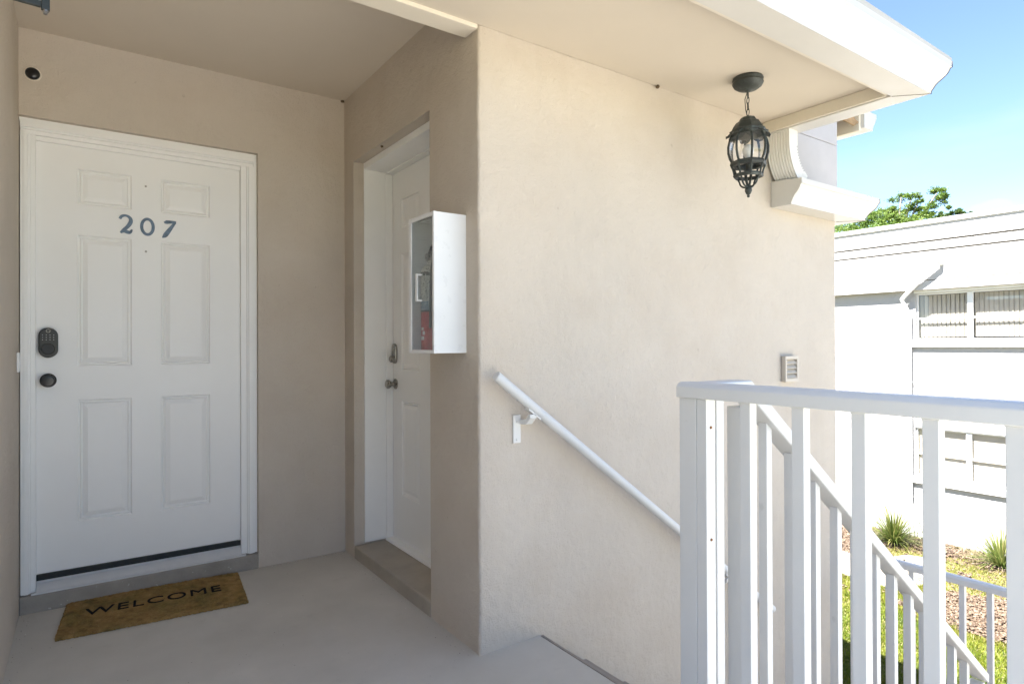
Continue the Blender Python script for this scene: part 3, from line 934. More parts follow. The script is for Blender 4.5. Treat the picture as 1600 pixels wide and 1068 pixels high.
bm = NB(); lathe(bm, [(0.012, 0.39), (0.016, 0.395), (0.016, 0.425), (0.010, 0.43), (0, 0.431)], ec, 20)
obj('valve_head', bm, m_nickel, ex, smooth=True)
bm = NB()
tube(bm, [(ec[0] - 0.01, ec[1], ec[2] + 0.42), (ec[0] - 0.014, ec[1] - 0.025, ec[2] + 0.438), (ec[0] - 0.014, ec[1] - 0.05, ec[2] + 0.430)], 0.006, 8)
tube(bm, [(ec[0] - 0.005, ec[1], ec[2] + 0.43), (ec[0] - 0.008, ec[1] - 0.03, ec[2] + 0.455), (ec[0] - 0.008, ec[1] - 0.06, ec[2] + 0.458)], 0.006, 8)
obj('squeeze_lever', bm, m_black2, ex, smooth=True)
bm = NB(); lathe(bm, [(0.017, 0), (0.017, -0.008), (0, -0.009)], (ec[0] - 0.012, ec[1], ec[2] + 0.408), 20, 'x'); obj('pressure_gauge', bm, m_nickel, ex, smooth=True)
bm = NB(); tube(bm, catmull([(ec[0] - 0.010, ec[1] - 0.02, ec[2] + 0.415), (ec[0] - 0.02, ec[1] - 0.055, ec[2] + 0.40), (ec[0] - 0.03, ec[1] - 0.058, ec[2] + 0.30), (ec[0] - 0.03, ec[1] - 0.052, ec[2] + 0.10)], 5), 0.0065, 8); obj('hose', bm, m_black, ex, smooth=True)
# white emblem patch on the red body
bm = NB()
for k, (a0, a1, z0, z1) in enumerate(((188, 205, 0.072, 0.088), (170, 200, 0.050, 0.066), (176, 196, 0.092, 0.104))):
    vs_ = []
    for a in (a0, (a0 + a1) / 2, a1):
        t = R(a); vs_.append(((ec[0] + 0.0446 * math.cos(t), ec[1] + 0.0446 * math.sin(t))))
    for (xa, ya_), (xb, yb) in zip(vs_, vs_[1:]):
        bm.faces.new([bm.verts.new(p) for p in ((xa, ya_, ec[2] + z0), (xb, yb, ec[2] + z0), (xb, yb, ec[2] + z1), (xa, ya_, ec[2] + z1))])
obj('white_emblem', bm, m_plastic, ex)

# ------------------------------------------------------------------ welcome mat
mt = empty('welcome_mat', (0.296, 3.455, 0.0), 'worn brown coir doormat printed WELCOME lying before the front door', 'doormat', rz=R(-4.8))
mw, md = 0.382, 0.222
bm = NB()
nx_, ny_ = 130, 72
top = {}
def edge_jit(k): return rng.uniform(-0.0022, 0.0022)
for i in range(nx_ + 1):
    for j in range(ny_ + 1):
        x = -mw + 2 * mw * i / nx_; y = -md + 2 * md * j / ny_
        # rounded corner
        if i in (0, nx_): x += rng.uniform(-0.003, 0.003)
        if j in (0, ny_): y += rng.uniform(-0.003, 0.003)
        z = 0.0150 + rng.uniform(-0.0024, 0.0020)
        if i in (0, nx_) or j in (0, ny_): z = 0.0095 + rng.uniform(-0.003, 0.002)
        top[i, j] = bm.verts.new((x, y, z))
for i in range(nx_):
    for j in range(ny_):
        bm.faces.new((top[i, j], top[i + 1, j], top[i + 1, j + 1], top[i, j + 1]))
loop = [top[i, 0] for i in range(nx_)] + [top[nx_, j] for j in range(ny_)] + [top[i, ny_] for i in range(nx_, 0, -1)] + [top[0, j] for j in range(ny_, 0, -1)]
low = [bm.verts.new((v.co.x, v.co.y, 0.001)) for v in loop]
for k in range(len(loop)):
    k2 = (k + 1) % len(loop)
    bm.faces.new((loop[k], low[k], low[k2], loop[k2]))
obj('coir_pile', bm, m_coir, mt, local=True)
# loose fibres round the edge and over the pile
fv, ff, ft = [], [], []
for k in range(2600):
    if k < 1400:
        s = rng.random() * 2 * (mw + md) * 2
        side = rng.choice('ns' if rng.random() < 0.65 else 'ew')
        if side in 'ns': x, y = rng.uniform(-mw, mw), (md if side == 'n' else -md)
        else: x, y = (mw if side == 'e' else -mw), rng.uniform(-md, md)
    else:
        x, y = rng.uniform(-mw, mw), rng.uniform(-md, md)
    a = rng.uniform(0, 2 * math.pi); Ls = rng.uniform(0.004, 0.010); w = 0.0005
    z = rng.uniform(0.006, 0.014) if k < 1400 else 0.0148
    dx, dy = math.cos(a) * Ls, math.sin(a) * Ls
    b = len(fv)
    fv += [(x - dy / Ls * w, y + dx / Ls * w, z), (x + dy / Ls * w, y - dx / Ls * w, z), (x + dx, y + dy, z + rng.uniform(-0.004, 0.004))]
    ff.append((b, b + 1, b + 2)); ft.append(rng.random())
fo = rawmesh('loose_fibre', np.array(fv) + np.array(mt.location), ff, leafmat('coir_strand', [(0.18, 0.13, 0.04), (0.36, 0.25, 0.08), (0.55, 0.42, 0.19)], 0), mt, ft)
fo['kind'] = 'stuff'
cu = bpy.data.curves.new('mat_text', 'FONT')
cu.body = 'WELCOME'; cu.size = 0.118; cu.align_x = 'CENTER'; cu.align_y = 'CENTER'; cu.extrude = 0.0012; cu.space_character = 1.12
tmp = bpy.data.objects.new('tmp', cu); COL.objects.link(tmp)
dg = bpy.context.evaluated_depsgraph_get(); dg.update()
me = bpy.data.meshes.new_from_object(tmp.evaluated_get(dg))
bpy.data.objects.remove(tmp)
xs = [v.co.x for v in me.vertices]
k = 0.575 / (max(xs) - min(xs)); cxm = (max(xs) + min(xs)) / 2
for v in me.vertices: v.co = ((v.co.x - cxm) * k - 0.008, v.co.y + 0.012, v.co.z + 0.0168)
me.materials.clear(); me.materials.append(m_coirblack)
to = bpy.data.objects.new('lettering', me); COL.objects.link(to); to.parent = mt
gv, gf, gt = [], [], []
for k in range(420):
    if k < 260:   # swept against the walls
        side = rng.random()
        if side < 0.35: x, y = rng.uniform(0.82, 1.30), 3.67 - abs(rng.gauss(0, 0.03))
        elif side < 0.7: x, y = 1.305 - abs(rng.gauss(0, 0.03)), rng.uniform(2.13, 3.66)
        else: x, y = -0.24 + abs(rng.gauss(0, 0.03)), rng.uniform(2.2, 3.66)
    else: x, y = rng.uniform(-0.2, 1.55), rng.uniform(1.9, 3.6)
    if x > SX and y > SY: continue
    q = rng.uniform(0.0008, 0.0028); a = rng.uniform(0, 6.28)
    b = len(gv)
    for t in (0, 2.1, 4.2): gv.append((x + q * math.cos(a + t), y + q * math.sin(a + t), 0.0004))
    gv.append((x, y, q * 0.9))
    gf += [(b, b + 1, b + 3), (b + 1, b + 2, b + 3), (b + 2, b, b + 3)]; tn = rng.random(); gt += [tn] * 3
tag(rawmesh('floor_grit', gv, gf, leafmat('mixed_grit', [(0.08, 0.06, 0.045), (0.3, 0.27, 0.22), (0.8, 0.78, 0.74)], 0), None, gt), 'fine grit and paint flakes scattered on the landing floor along the walls', 'grit', kind='stuff')

# ------------------------------------------------------------------ vent on stair wall
vt = empty('wall_vent', (3.535, 2.12, 1.025), 'small cream louvred vent on the stair wall above the white railing', 'vent')
vx0, vx1, vz0, vz1 = 3.463, 3.606, 1.025, 1.182
bm = NB()
box(bm, vx0, vx1, 2.090, 2.118, vz0, vz0 + 0.020); box(bm, vx0, vx1, 2.090, 2.118, vz1 - 0.020, vz1)
box(bm, vx0, vx0 + 0.016, 2.090, 2.118, vz0 + 0.0202, vz1 - 0.0202); box(bm, vx1 - 0.016, vx1, 2.090, 2.118, vz0 + 0.0202, vz1 - 0.0202)
obj('vent_frame', bm, m_vent, vt, bevel=0.0015)
obj('vent_back', bx(vx0 + 0.0165, vx1 - 0.0165, 2.112, 2.117, vz0 + 0.0205, vz1 - 0.0205), m_ventd, vt)
for k in range(4):
    z = vz0 + 0.0215 + k * 0.0288
    bm = NB(); prism(bm, [(2.094, z), (2.111, z + 0.023), (2.111, z + 0.027), (2.092, z + 0.003)], vx0 + 0.0165, vx1 - 0.0165, 'x'); obj('louvre', bm, m_vent, vt)

# ------------------------------------------------------------------ wall handrail
hr = empty('wall_handrail', (1.34, 2.05, 0.9), 'round white pipe handrail sloping down along the beige stair wall', 'handrail')
p0, p1 = Vector((1.352, 2.052, 1.134)), Vector((3.262, 2.052, -0.276))
bm = NB()
dvec = (p1 - p0).normalized()
tube(bm, [p0, p0 + dvec * 0.003, p1 - dvec * 0.012, p1], [0.0195, 0.021, 0.021, 0.012], 24)
obj('rail_pipe', bm, m_rail, hr, smooth=True)
bm = NB(); tube(bm, [p0 - dvec * 0.0012, p0 + dvec * 0.001], 0.016, 20); obj('end_plug', bm, m_alu, hr)
for bxx in (1.497, 2.80):
    t = (bxx + 0.045 - p0.x) / (p1.x - p0.x); zc = p0.z + (p1.z - p0.z) * t
    bm = NB(); box(bm, bxx - 0.019, bxx + 0.019, 2.112, 2.1195, zc - 0.150, zc - 0.032)
    br = obj('wall_bracket', bm, m_rail, hr, bevel=0.0015)
    bm = NB(); prism(bm, [(2.1115, zc - 0.052), (2.1115, zc - 0.072), (2.066, zc - 0.068), (2.036, zc - 0.040), (2.036, zc - 0.024), (2.052, zc - 0.026), (2.070, zc - 0.050)], bxx + 0.012, bxx + 0.046, 'x'); obj('bracket_arm', bm, m_rail, br, bevel=0.002)
    a = p0 + (p1 - p0) * (t - 0.012); b = p0 + (p1 - p0) * (t + 0.020)
    nrm = Vector((-dvec.z, 0, dvec.x)) * -1
    if nrm.z > 0: nrm = -nrm
    bm = NB()
    q = [(a + nrm * 0.021), (b + nrm * 0.021), (b + nrm * 0.027), (a + nrm * 0.027)]
    prism(bm, [(v.x, v.z) for v in q], 2.036, 2.068, 'y'); obj('saddle_plate', bm, m_rail, br)
    for zz in (zc - 0.060, zc - 0.135):
        bm = NB(); lathe(bm, [(0.005, 0), (0.004, -0.003), (0, -0.004)], (bxx, 2.112, zz), 10, 'y'); obj('screw', bm, m_rail, br)

# ------------------------------------------------------------------ railings
GX = 1.45
def bars(parent, name, boxes, m, bevel=0.0015):
    """alike bars sharing one mesh; boxes = list of (x0,y0,z0) offsets of a first box with same size"""
    first = None
    for (x0, y0, z0), (w, d, h) in boxes:
        key = (round(w, 4), round(d, 4), round(h, 4))
        if first is None or first[0] != key:
            bm = NB(); box(bm, 0, w, 0, d, 0, h)
            o = obj(name, bm, m, parent, bevel=bevel, local=True)
            first = (key, o)
        else:
            o = first[1].copy(); COL.objects.link(o); o.parent = parent
        loc = wmat(parent).inverted() @ Vector((x0, y0, z0))
        o.location = loc

gr = empty('guard_railing', (GX, 0.5, 0.0), 'white square picket guard railing at the landing edge, nearest the camera at right', 'railing')
cp = [(0, 0), (0, 0.032), (0.010, 0.0425), (0.020, 0.0455), (0.056, 0.0455), (0.066, 0.0425), (0.076, 0.032), (0.076, 0)]
bm = NB(); prism(bm, [(GX - 0.008 + a, 1.101 + b) for a, b in cp], -3.0, 1.2185, 'y')
obj('top_rail', bm, m_rail, gr, bevel=0.003)
ys = [0.977, 0.829, 0.684, 0.538, 0.395]
while ys[-1] > -2.7: ys.append(ys[-1] - 0.147)
bars(gr, 'picket', [((GX, y, 0.085), (0.030, 0.0315, 1.0155)) for y in ys], m_rail)
bars(gr, 'picket', [((GX, 1.1165, 0.085), (0.040, 0.0345, 1.0155))], m_rail)
bars(gr, 'corner_post', [((GX + 0.0015, 1.1520, 0.0)if False else (GX, 1.1525, 0.0), (0.060, 0.060, 1.1005))], m_rail)
bm = NB(); box(bm, GX, GX + 0.03, -3.0, 1.116, 0.05, 0.0845); obj('bottom_rail', bm, m_rail, gr, bevel=0.002)
bars(gr, 'weld_bead', [((GX - 0.0012, y - 0.0012, 1.0975), (0.0324, 0.0339, 0.0034)) for y in ys[:6]], m_rail, bevel=0.001)
for z in (1.020, 0.700):
    bm = NB(); lathe(bm, [(0.0045, 0), (0.0038, -0.002), (0, -0.003)], (GX + 0.020, 1.1162, z), 12, 'y'); obj('screw', bm, m_rust, gr)
for k, (a, b) in enumerate(((0.555, 0.792), (0.557, 0.786), (0.556, 0.780))):
    pass

# stair railing
sr = empty('stair_railing', (1.7, 1.17, -0.5), 'white picket stair railing sloping down from the landing corner post', 'railing')
sl = 0.775
xb, zt_ = 1.682, 1.101
def capz(x): return zt_ if x < xb else zt_ - sl * (x - xb)
XE = 3.62
th = 0.0445
bm = NB()
up_ = [(GX + 0.0695, zt_), (xb, zt_), (XE, capz(XE)), (XE, capz(XE) + th), (xb + 0.012, zt_ + th), (GX + 0.0695, zt_ + th)]
prism(bm, up_, 1.133, 1.207, 'y')
obj('top_rail', bm, m_rail, sr, bevel=0.006, seg=3)
boxes = []
xsp = [1.545 + 0.0]
obj_list = []
PY0, PW = 1.158, 0.030
def picket_slope(x, w=0.030, y0=PY0, dd=0.030, name='picket'):
    zb_ = capz(x + w) - 0.98
    bm = NB()
    zt1, zt2 = capz(x) + 0.001, capz(x + w) + 0.001
    P = [(x, zb_), (x + w, zb_), (x + w, zt2 - 0.002), (x, zt1 - 0.002)]
    prism(bm, P, y0, y0 + dd, 'y')
    return obj(name, bm, m_rail, sr, bevel=0.0015)
picket_slope(1.552, 0.036)
x = 1.808
k = 0
while x < XE - 0.1:
    picket_slope(x); x += 0.1465; k += 1
for px in (1.668, 3.555):
    bm = NB(); box(bm, px, px + 0.062, 1.150, 1.2065, capz(px + 0.062) - 1.10, capz(px + 0.0625) - 0.001); obj('post', bm, m_rail, sr, bevel=0.004)
# small wedge closing the post heads
bm = NB(); prism(bm, [(1.76, capz(1.76) - 0.98), (XE - 0.07, capz(XE - 0.07) - 0.98), (XE - 0.07, capz(XE - 0.07) - 0.945), (1.76, capz(1.76) - 0.945)], 1.1565, 1.1895, 'y')
bm.free()

# landing railing further down
lr = empty('lower_railing', (4.4, 1.2, -1.25), 'white picket railing round the lower stair landing in front of the lawn', 'railing')
LX = 4.385
bm = NB(); prism(bm, [(LX - 0.012 + a * 0.8, -0.215 + b) for a, b in cp], 0.2, 2.112, 'y'); obj('top_rail', bm, m_rail, lr, bevel=0.003)
ysl = [2.056 - 0.140 * i for i in range(13)]
bars(lr, 'picket', [((LX, y, -1.25), (0.030, 0.030, 1.0345)) for y in ysl if y > 0.25], m_rail)

# ------------------------------------------------------------------ hanging lantern
LXc, LYc = 2.668, 1.80
lt = empty('hanging_lantern', (LXc, LYc, 1.975), 'weathered dark green iron lantern hanging by a chain from the canopy soffit', 'lantern')
c = (LXc, LYc, 0)
bm = NB(); lathe(bm, [(0.070, 2.5555), (0.073, 2.548), (0.070, 2.538), (0.073, 2.530), (0.066, 2.516), (0.048, 2.503), (0.018, 2.496), (0.010, 2.488), (0, 2.487)], c, 36); obj('ceiling_canopy', bm, m_lamp, lt, smooth=True)
zc = 2.492
i = 0
while zc > 2.385:
    bm = NB()
    lp_ = []
    for k in range(20):
        t = 2 * math.pi * k / 20
        a = 0.0085 * math.cos(t); b = 0.0175 * math.sin(t)
        lp_.append((LXc + (a if i % 2 == 0 else a * 0.35), LYc + (a * 0.35 if i % 2 == 0 else a), zc - 0.0175 + b))
    tube(bm, lp_, 0.0021, 6, closed=True)
    obj('chain_link', bm, m_lamp, lt, smooth=True)
    zc -= 0.0285; i += 1
bm = NB()
tube(bm, [(LXc, LYc, 2.497), (LXc - 0.016, LYc + 0.006, 2.45), (LXc - 0.013, LYc + 0.004, 2.40), (LXc, LYc, 2.352)], 0.0020, 6); obj('lamp_wire', bm, m_lamp, lt, smooth=True)
# crown: octagonal dome and brim
def octlathe(prof, rot=0, n_=8):
    bm = NB(); rings = []
    for r, z in prof:
        rings.append([bm.verts.new((LXc + r * math.cos(2 * math.pi * (k + rot) / n_), LYc + r * math.sin(2 * math.pi * (k + rot) / n_), z)) for k in range(n_)])
    for a, b in zip(rings, rings[1:]):
        for k in range(n_): bm.faces.new((a[k], a[(k + 1) % n_], b[(k + 1) % n_], b[k]))
    bm.faces.new(rings[0][::-1]); bm.faces.new(rings[-1])
    return bm
obj('crown', octlathe([(0.012, 2.366), (0.034, 2.361), (0.040, 2.352), (0.041, 2.346), (0.056, 2.338), (0.070, 2.318), (0.077, 2.302), (0.088, 2.296), (0.086, 2.282), (0.074, 2.274)]), m_lamp, lt)
# scalloped brim: one upturned leaf at each corner
bm = NB()
for k in range(8):
    t = 2 * math.pi * k / 8
    dx, dy = math.cos(t), math.sin(t)
    u = Vector((dx, dy, 0)); w = Vector((-dy, dx, 0)); C0 = Vector((LXc, LYc, 0))
    prof_ = [(0.060, 2.296, 0.026), (0.080, 2.286, 0.028), (0.095, 2.278, 0.022), (0.101, 2.272, 0.014), (0.104, 2.276, 0.007)]
    r1 = [(C0 + u * r - w * hw_ + Vector((0, 0, z)), C0 + u * r + w * hw_ + Vector((0, 0, z))) for r, z, hw_ in prof_]
    tv = [(bm.verts.new(a), bm.verts.new(b)) for a, b in r1]
    bv = [(bm.verts.new(a - Vector((0, 0, 0.006))), bm.verts.new(b - Vector((0, 0, 0.006)))) for a, b in r1]
    for (a, b), (c_, d) in zip(tv, tv[1:]): bm.faces.new((a, b, d, c_))
    for (a, b), (c_, d) in zip(bv, bv[1:]): bm.faces.new((a, c_, d, b))
    for i_ in range(len(tv) - 1):
        bm.faces.new((tv[i_][0], tv[i_ + 1][0], bv[i_ + 1][0], bv[i_][0])); bm.faces.new((tv[i_][1], bv[i_][1], bv[i_ + 1][1], tv[i_ + 1][1]))
    bm.faces.new((tv[-1][0], tv[-1][1], bv[-1][1], bv[-1][0])); bm.faces.new((tv[0][0], bv[0][0], bv[0][1], tv[0][1]))
obj('scalloped_brim', bm, m_lamp, lt)
gp = [(0.074, 2.274), (0.086, 2.250), (0.0925, 2.220), (0.0915, 2.190), (0.084, 2.162), (0.075, 2.146)]
for k in range(8):
    t0, t1 = 2 * math.pi * k / 8, 2 * math.pi * (k + 1) / 8
    bm = NB()
    ca = [bm.verts.new((LXc + r * 0.985 * math.cos(t0), LYc + r * 0.985 * math.sin(t0), z)) for r, z in gp]
    cb_ = [bm.verts.new((LXc + r * 0.985 * math.cos(t1), LYc + r * 0.985 * math.sin(t1), z)) for r, z in gp]
    for i_ in range(len(gp) - 1): bm.faces.new((ca[i_], cb_[i_], cb_[i_ + 1], ca[i_ + 1]))
    ret = bmesh.ops.extrude_face_region(bm, geom=bm.faces[:])
    vs_ = [e for e in ret['geom'] if isinstance(e, bmesh.types.BMVert)]
    for v in vs_:
        d = Vector((v.co.x - LXc, v.co.y - LYc, 0)); v.co -= d * 0.02
    obj('glass_pane', bm, m_glass, lt, smooth=True)
    bm = NB(); tube(bm, [(LXc + r * 1.01 * math.cos(t0), LYc + r * 1.01 * math.sin(t0), z) for r, z in gp], 0.0056, 8); obj('rib', bm, m_lamp, lt, smooth=True)
def octring(ro_, ri_, z0, z1):
    bm = NB()
    n_ = 8
    rings = [[bm.verts.new((LXc + r * math.cos(2 * math.pi * k / n_), LYc + r * math.sin(2 * math.pi * k / n_), z)) for k in range(n_)] for r, z in ((ro_, z0), (ro_ * 1.06, z0 + (z1 - z0) * 0.45), (ro_, z1), (ri_, z1), (ri_, z0))]
    for a, b in zip(rings, rings[1:] + rings[:1]):
        for k in range(n_): bm.faces.new((a[k], a[(k + 1) % n_], b[(k + 1) % n_], b[k]))
    return bm
obj('middle_ring', octring(0.082, 0.060, 2.124, 2.146), m_lamp, lt)
obj('lower_ring', octring(0.068, 0.056, 2.070, 2.086), m_lamp, lt)
bm = NB(); lathe(bm, [(0.030, 2.150), (0.030, 2.146), (0.012, 2.140), (0.012, 2.10), (0, 2.098)], c, 24); 
for k in range(4):
    t = math.pi * k / 2 + 0.4
    tube(bm, [(LXc + 0.01 * math.cos(t), LYc + 0.01 * math.sin(t), 2.136), (LXc + 0.066 * math.cos(t), LYc + 0.066 * math.sin(t), 2.132)], 0.004, 6)
obj('socket', bm, m_lamp, lt)
bm = NB(); lathe(bm, [(0.012, 2.150), (0.014, 2.165), (0.024, 2.185), (0.027, 2.205), (0.020, 2.225), (0, 2.234)], c, 24); obj('bulb', bm, m_bulb, lt, smooth='all')
for k in range(8):
    t = 2 * math.pi * k / 8
    bm = NB()
    pts_ = catmull([(0.079, 2.126), (0.070, 2.105), (0.064, 2.078)], 4)
    tube(bm, [(LXc + r * math.cos(t), LYc + r * math.sin(t), z) for r, z in pts_], 0.0046, 6)
    if k % 2 == 0:
        pts_ = catmull([(0.060, 2.074), (0.050, 2.056), (0.044, 2.040), (0.030, 2.028), (0.012, 2.022)], 4)
        tube(bm, [(LXc + r * math.cos(t), LYc + r * math.sin(t), z) for r, z in pts_], 0.0044, 6)
        tube(bm, [(LXc + 0.02 * math.cos(t), LYc + 0.02 * math.sin(t), 2.10), (LXc + 0.014 * math.cos(t), LYc + 0.014 * math.sin(t), 2.06), (LXc + 0.005 * math.cos(t), LYc + 0.005 * math.sin(t), 2.025)], 0.0045, 6)
    obj('scroll_arm', bm, m_lamp, lt, smooth=True)
bm = NB(); lathe(bm, [(0.006, 2.036), (0.014, 2.030), (0.010, 2.024), (0.0165, 2.014), (0.017, 2.004), (0.011, 1.990), (0.005, 1.984), (0.0075, 1.979), (0.005, 1.973), (0, 1.971)], c, 20); obj('finial', bm, m_lamp, lt, smooth=True)

# ------------------------------------------------------------------ near lantern, only its bottom corner in frame
ang = R(84.6)
nl = empty('box_lantern', (0, 0, 0), 'dark metal framed flat glass lantern hanging at the top left of the view', 'lantern')
corner = Vector((-0.0553, 1.55, 1.937))
a_ = Vector((math.sin(ang), math.cos(ang), 0)); b_ = Vector((-a_.y, a_.x, 0))
nl.location = corner; nl.rotation_euler = (0, 0, math.atan2(a_.y, a_.x))
W = 0.20
D = 0.011
def lb(x0, x1, y0, y1, z0, z1, name, m, bev=0.001):
    return obj(name, bx(x0, x1, y0, y1, z0, z1), m, nl, bevel=bev, local=True)
m_seedy = mat('pale_frosted_glass', (0.60, 0.59, 0.62), 0.25, var=0.05, vscale=20)
m_iron = mat('blackened_iron', (0.018, 0.022, 0.018), 0.45, var=0.3, vscale=60)
for (x0, y0) in ((-0.014, 0), (-W, 0), (-0.014, D - 0.0055), (-W, D - 0.0055)):
    lb(x0, x0 + 0.014, y0, y0 + 0.0055, 0.0, 0.28, 'corner_bar', m_iron)
for (x0, x1, y0, y1) in ((-W + 0.0142, -0.0142, 0.001, D - 0.001),):
    lb(x0, x1, y0, y1, 0.004, 0.016, 'bottom_bar', m_iron)
    lb(x0, x1, y0, y1, 0.266, 0.280, 'top_bar', m_iron)
for (x0, x1, y0, y1) in ((-W + 0.0145, -0.0145, 0.004, 0.0065),):
    lb(x0, x1, y0, y1, 0.0165, 0.2655, 'glass_pane', m_seedy, 0)
bm = NB(); lathe(bm, [(0.0055, 0.0), (0.006, -0.003), (0.003, -0.006), (0.004, -0.008), (0, -0.010)], (-0.007, 0.0055, 0), 14); obj('corner_foot', bm, m_nickel, nl, smooth=True, local=True)
bm = NB(); box(bm, -W - 0.01, 0.01, -0.01, D + 0.01, 0.2802, 0.30); prism(bm, [(-W, 0.3002), (0, 0.3002), (-W / 2 + 0.01, 0.36), (-W / 2 - 0.01, 0.36)], 0.0, D, 'y'); obj('lantern_roof', bm, m_iron, nl, local=True)
bm = NB(); tube(bm, [(-W / 2, D / 2, 0.34), (-W / 2, D / 2, 2.555 - 1.960)], 0.006, 8); obj('hanging_rod', bm, m_iron, nl, local=True)

# ------------------------------------------------------------------ neighbour building
NX = 14.0
nb_ = empty('neighbour_building', (NX, 3.0, GZ), 'two storey white stucco building across the lawn with flat roof and wide white fascia', 'building')
YA, YB = -9.0, 15.0
UW = (2.72, 5.60, 1.315, 2.262)      # y0 y1 z0 z1
LW = (3.05, 5.62, -1.455, -0.470)
bm = NB()
box(bm, NX, NX + 0.25, YA, YB, UW[3], 2.6)
box(bm, NX, NX + 0.25, YA, YB, LW[3], UW[2])
box(bm, NX, NX + 0.25, YA, YB, GZ - 0.2, LW[2])
box(bm, NX, NX + 0.25, UW[1], YB, UW[2], UW[3]); box(bm, NX, NX + 0.25, YA, UW[0], UW[2], UW[3])
box(bm, NX, NX + 0.25, LW[1], YB, LW[2], LW[3]); box(bm, NX, NX + 0.25, YA, LW[0], LW[2], LW[3])
obj('wall', bm, m_nwall, nb_)
bm = NB(); box(bm, NX + 0.9, NX + 1.0, YA, YB, GZ - 0.2, 2.6); box(bm, NX + 0.25, NX + 0.9, YA, YB, -0.2, 0.0); obj('inner_wall', bm, m_room, nb_)
bm = NB(); box(bm, NX - 0.17, NX + 8, YA, YB, 3.60, 3.66); box(bm, NX + 0.0, NX + 8, YA, YB, 2.6, 2.62); box(bm, NX + 7.8, NX + 8, YA, YB, GZ, 3.6); obj('roof', bm, m_roof, nb_)
bm = NB(); box(bm, NX - 0.20, NX - 0.165, YA, YB, 3.625, 3.712); obj('roof_edge', bm, m_nfas, nb_, bevel=0.004)
# fascia in four boards with gaps
for z0, z1, dx in ((3.303, 3.620, 0.165), (3.116, 3.267, 0.160), (2.514, 3.080, 0.165), (2.322, 2.500, 0.160)):
    obj('fascia_board', bx(NX - dx, NX - 0.0705, YA, YB, z0, z1), m_nfas, nb_, bevel=0.004)
obj('fascia_backing', bx(NX - 0.07, NX - 0.0005, YA, YB, 2.325, 3.60), m_ventd, nb_)  # backing coloured dark to deepen the shade in the board gaps

def window(y0, y1, z0, z1, mull, bar, label=None, slats=True):
    # frame set back in the wall
    xf_ = NX + 0.045
    bm = NB()
    box(bm, xf_, xf_ + 0.05, y0, y1, z1 - 0.035, z1 - 0.0005); box(bm, xf_, xf_ + 0.05, y0, y1, z0 + 0.0005, z0 + 0.03)
    box(bm, xf_, xf_ + 0.05, y1 - 0.03, y1 - 0.0005, z0 + 0.0302, z1 - 0.0352); box(bm, xf_, xf_ + 0.05, y0 + 0.0005, y0 + 0.03, z0 + 0.0302, z1 - 0.0352)
    w = obj('window', bm, m_nwhite, nb_, bevel=0.003)
    edges = [y1 - 0.03] + [e for a in mull for e in (a + 0.045, a - 0.045)] + [y0 + 0.03]
    for a in mull:
        obj('mullion', bx(xf_ - 0.012, xf_ + 0.045, a - 0.045, a + 0.045, z0 + 0.0305, z1 - 0.0355), m_nwhite, w, bevel=0.004)
    for i in range(0, len(edges), 2):
        ya1, yb1 = edges[i], edges[i + 1]
        obj('crossbar', bx(xf_ + 0.004, xf_ + 0.028, yb1 + 0.0005, ya1 - 0.0005, bar - 0.014, bar + 0.014), m_nwhite, w)
        obj('pane', bx(xf_ + 0.030, xf_ + 0.034, yb1 + 0.001, ya1 - 0.001, z0 + 0.031, z1 - 0.036), m_winglass, w)
        if slats:
            ns = 11
            pitch = (ya1 - yb1) / ns
            first = None
            for k in range(ns):
                yc_ = ya1 - pitch * (k + 0.5)
                if first is None:
                    bm = NB(); hw_ = 0.036
                    for q in range(1): pass
                    prism(bm, [(-0.006, -hw_), (0.002, -hw_ * 0.4), (0.002, hw_ * 0.4), (-0.006, hw_), (-0.0075, hw_), (-0.0005, hw_ * 0.4), (-0.0005, -hw_ * 0.4), (-0.0075, -hw_)], -(z1 - z0 - 0.10) / 2, (z1 - z0 - 0.10) / 2, 'z')
                    s = obj('blind_vane', bm, m_blind, w, local=True); first = s
                else:
                    s = first.copy(); COL.objects.link(s); s.parent = w
                s.location = wmat(w).inverted() @ Vector((xf_ + 0.10, yc_, (z0 + z1) / 2 + 0.01))
                s.rotation_euler = (0, 0, R(rng.uniform(-14, -4)))
        else:
            obj('roller_shade', bx(xf_ + 0.060, xf_ + 0.063, yb1 - 0.03, ya1 + 0.03, z0 + 0.002, z1 - 0.002), m_blind, w)
    bm = NB()
    prism(bm, [(NX + 0.044, z0 - 0.0005), (NX - 0.075, z0 - 0.030), (NX - 0.075, z0 - 0.140), (NX + 0.044, z0 - 0.140)], y0 - 0.06, y1 + 0.09, 'y')
    obj('sill', bm, m_nwhite, w, bevel=0.004)
    return w
window(*UW, mull=(4.668, 3.735), bar=1.750)
window(*LW, mull=(4.70, 3.90), bar=-0.995, slats=False)
obj('window_lintel', bx(NX - 0.035, NX - 0.0005, UW[0] - 0.06, UW[1] + 0.02, 2.264, 2.3215), m_nwhite, nb_, bevel=0.003)
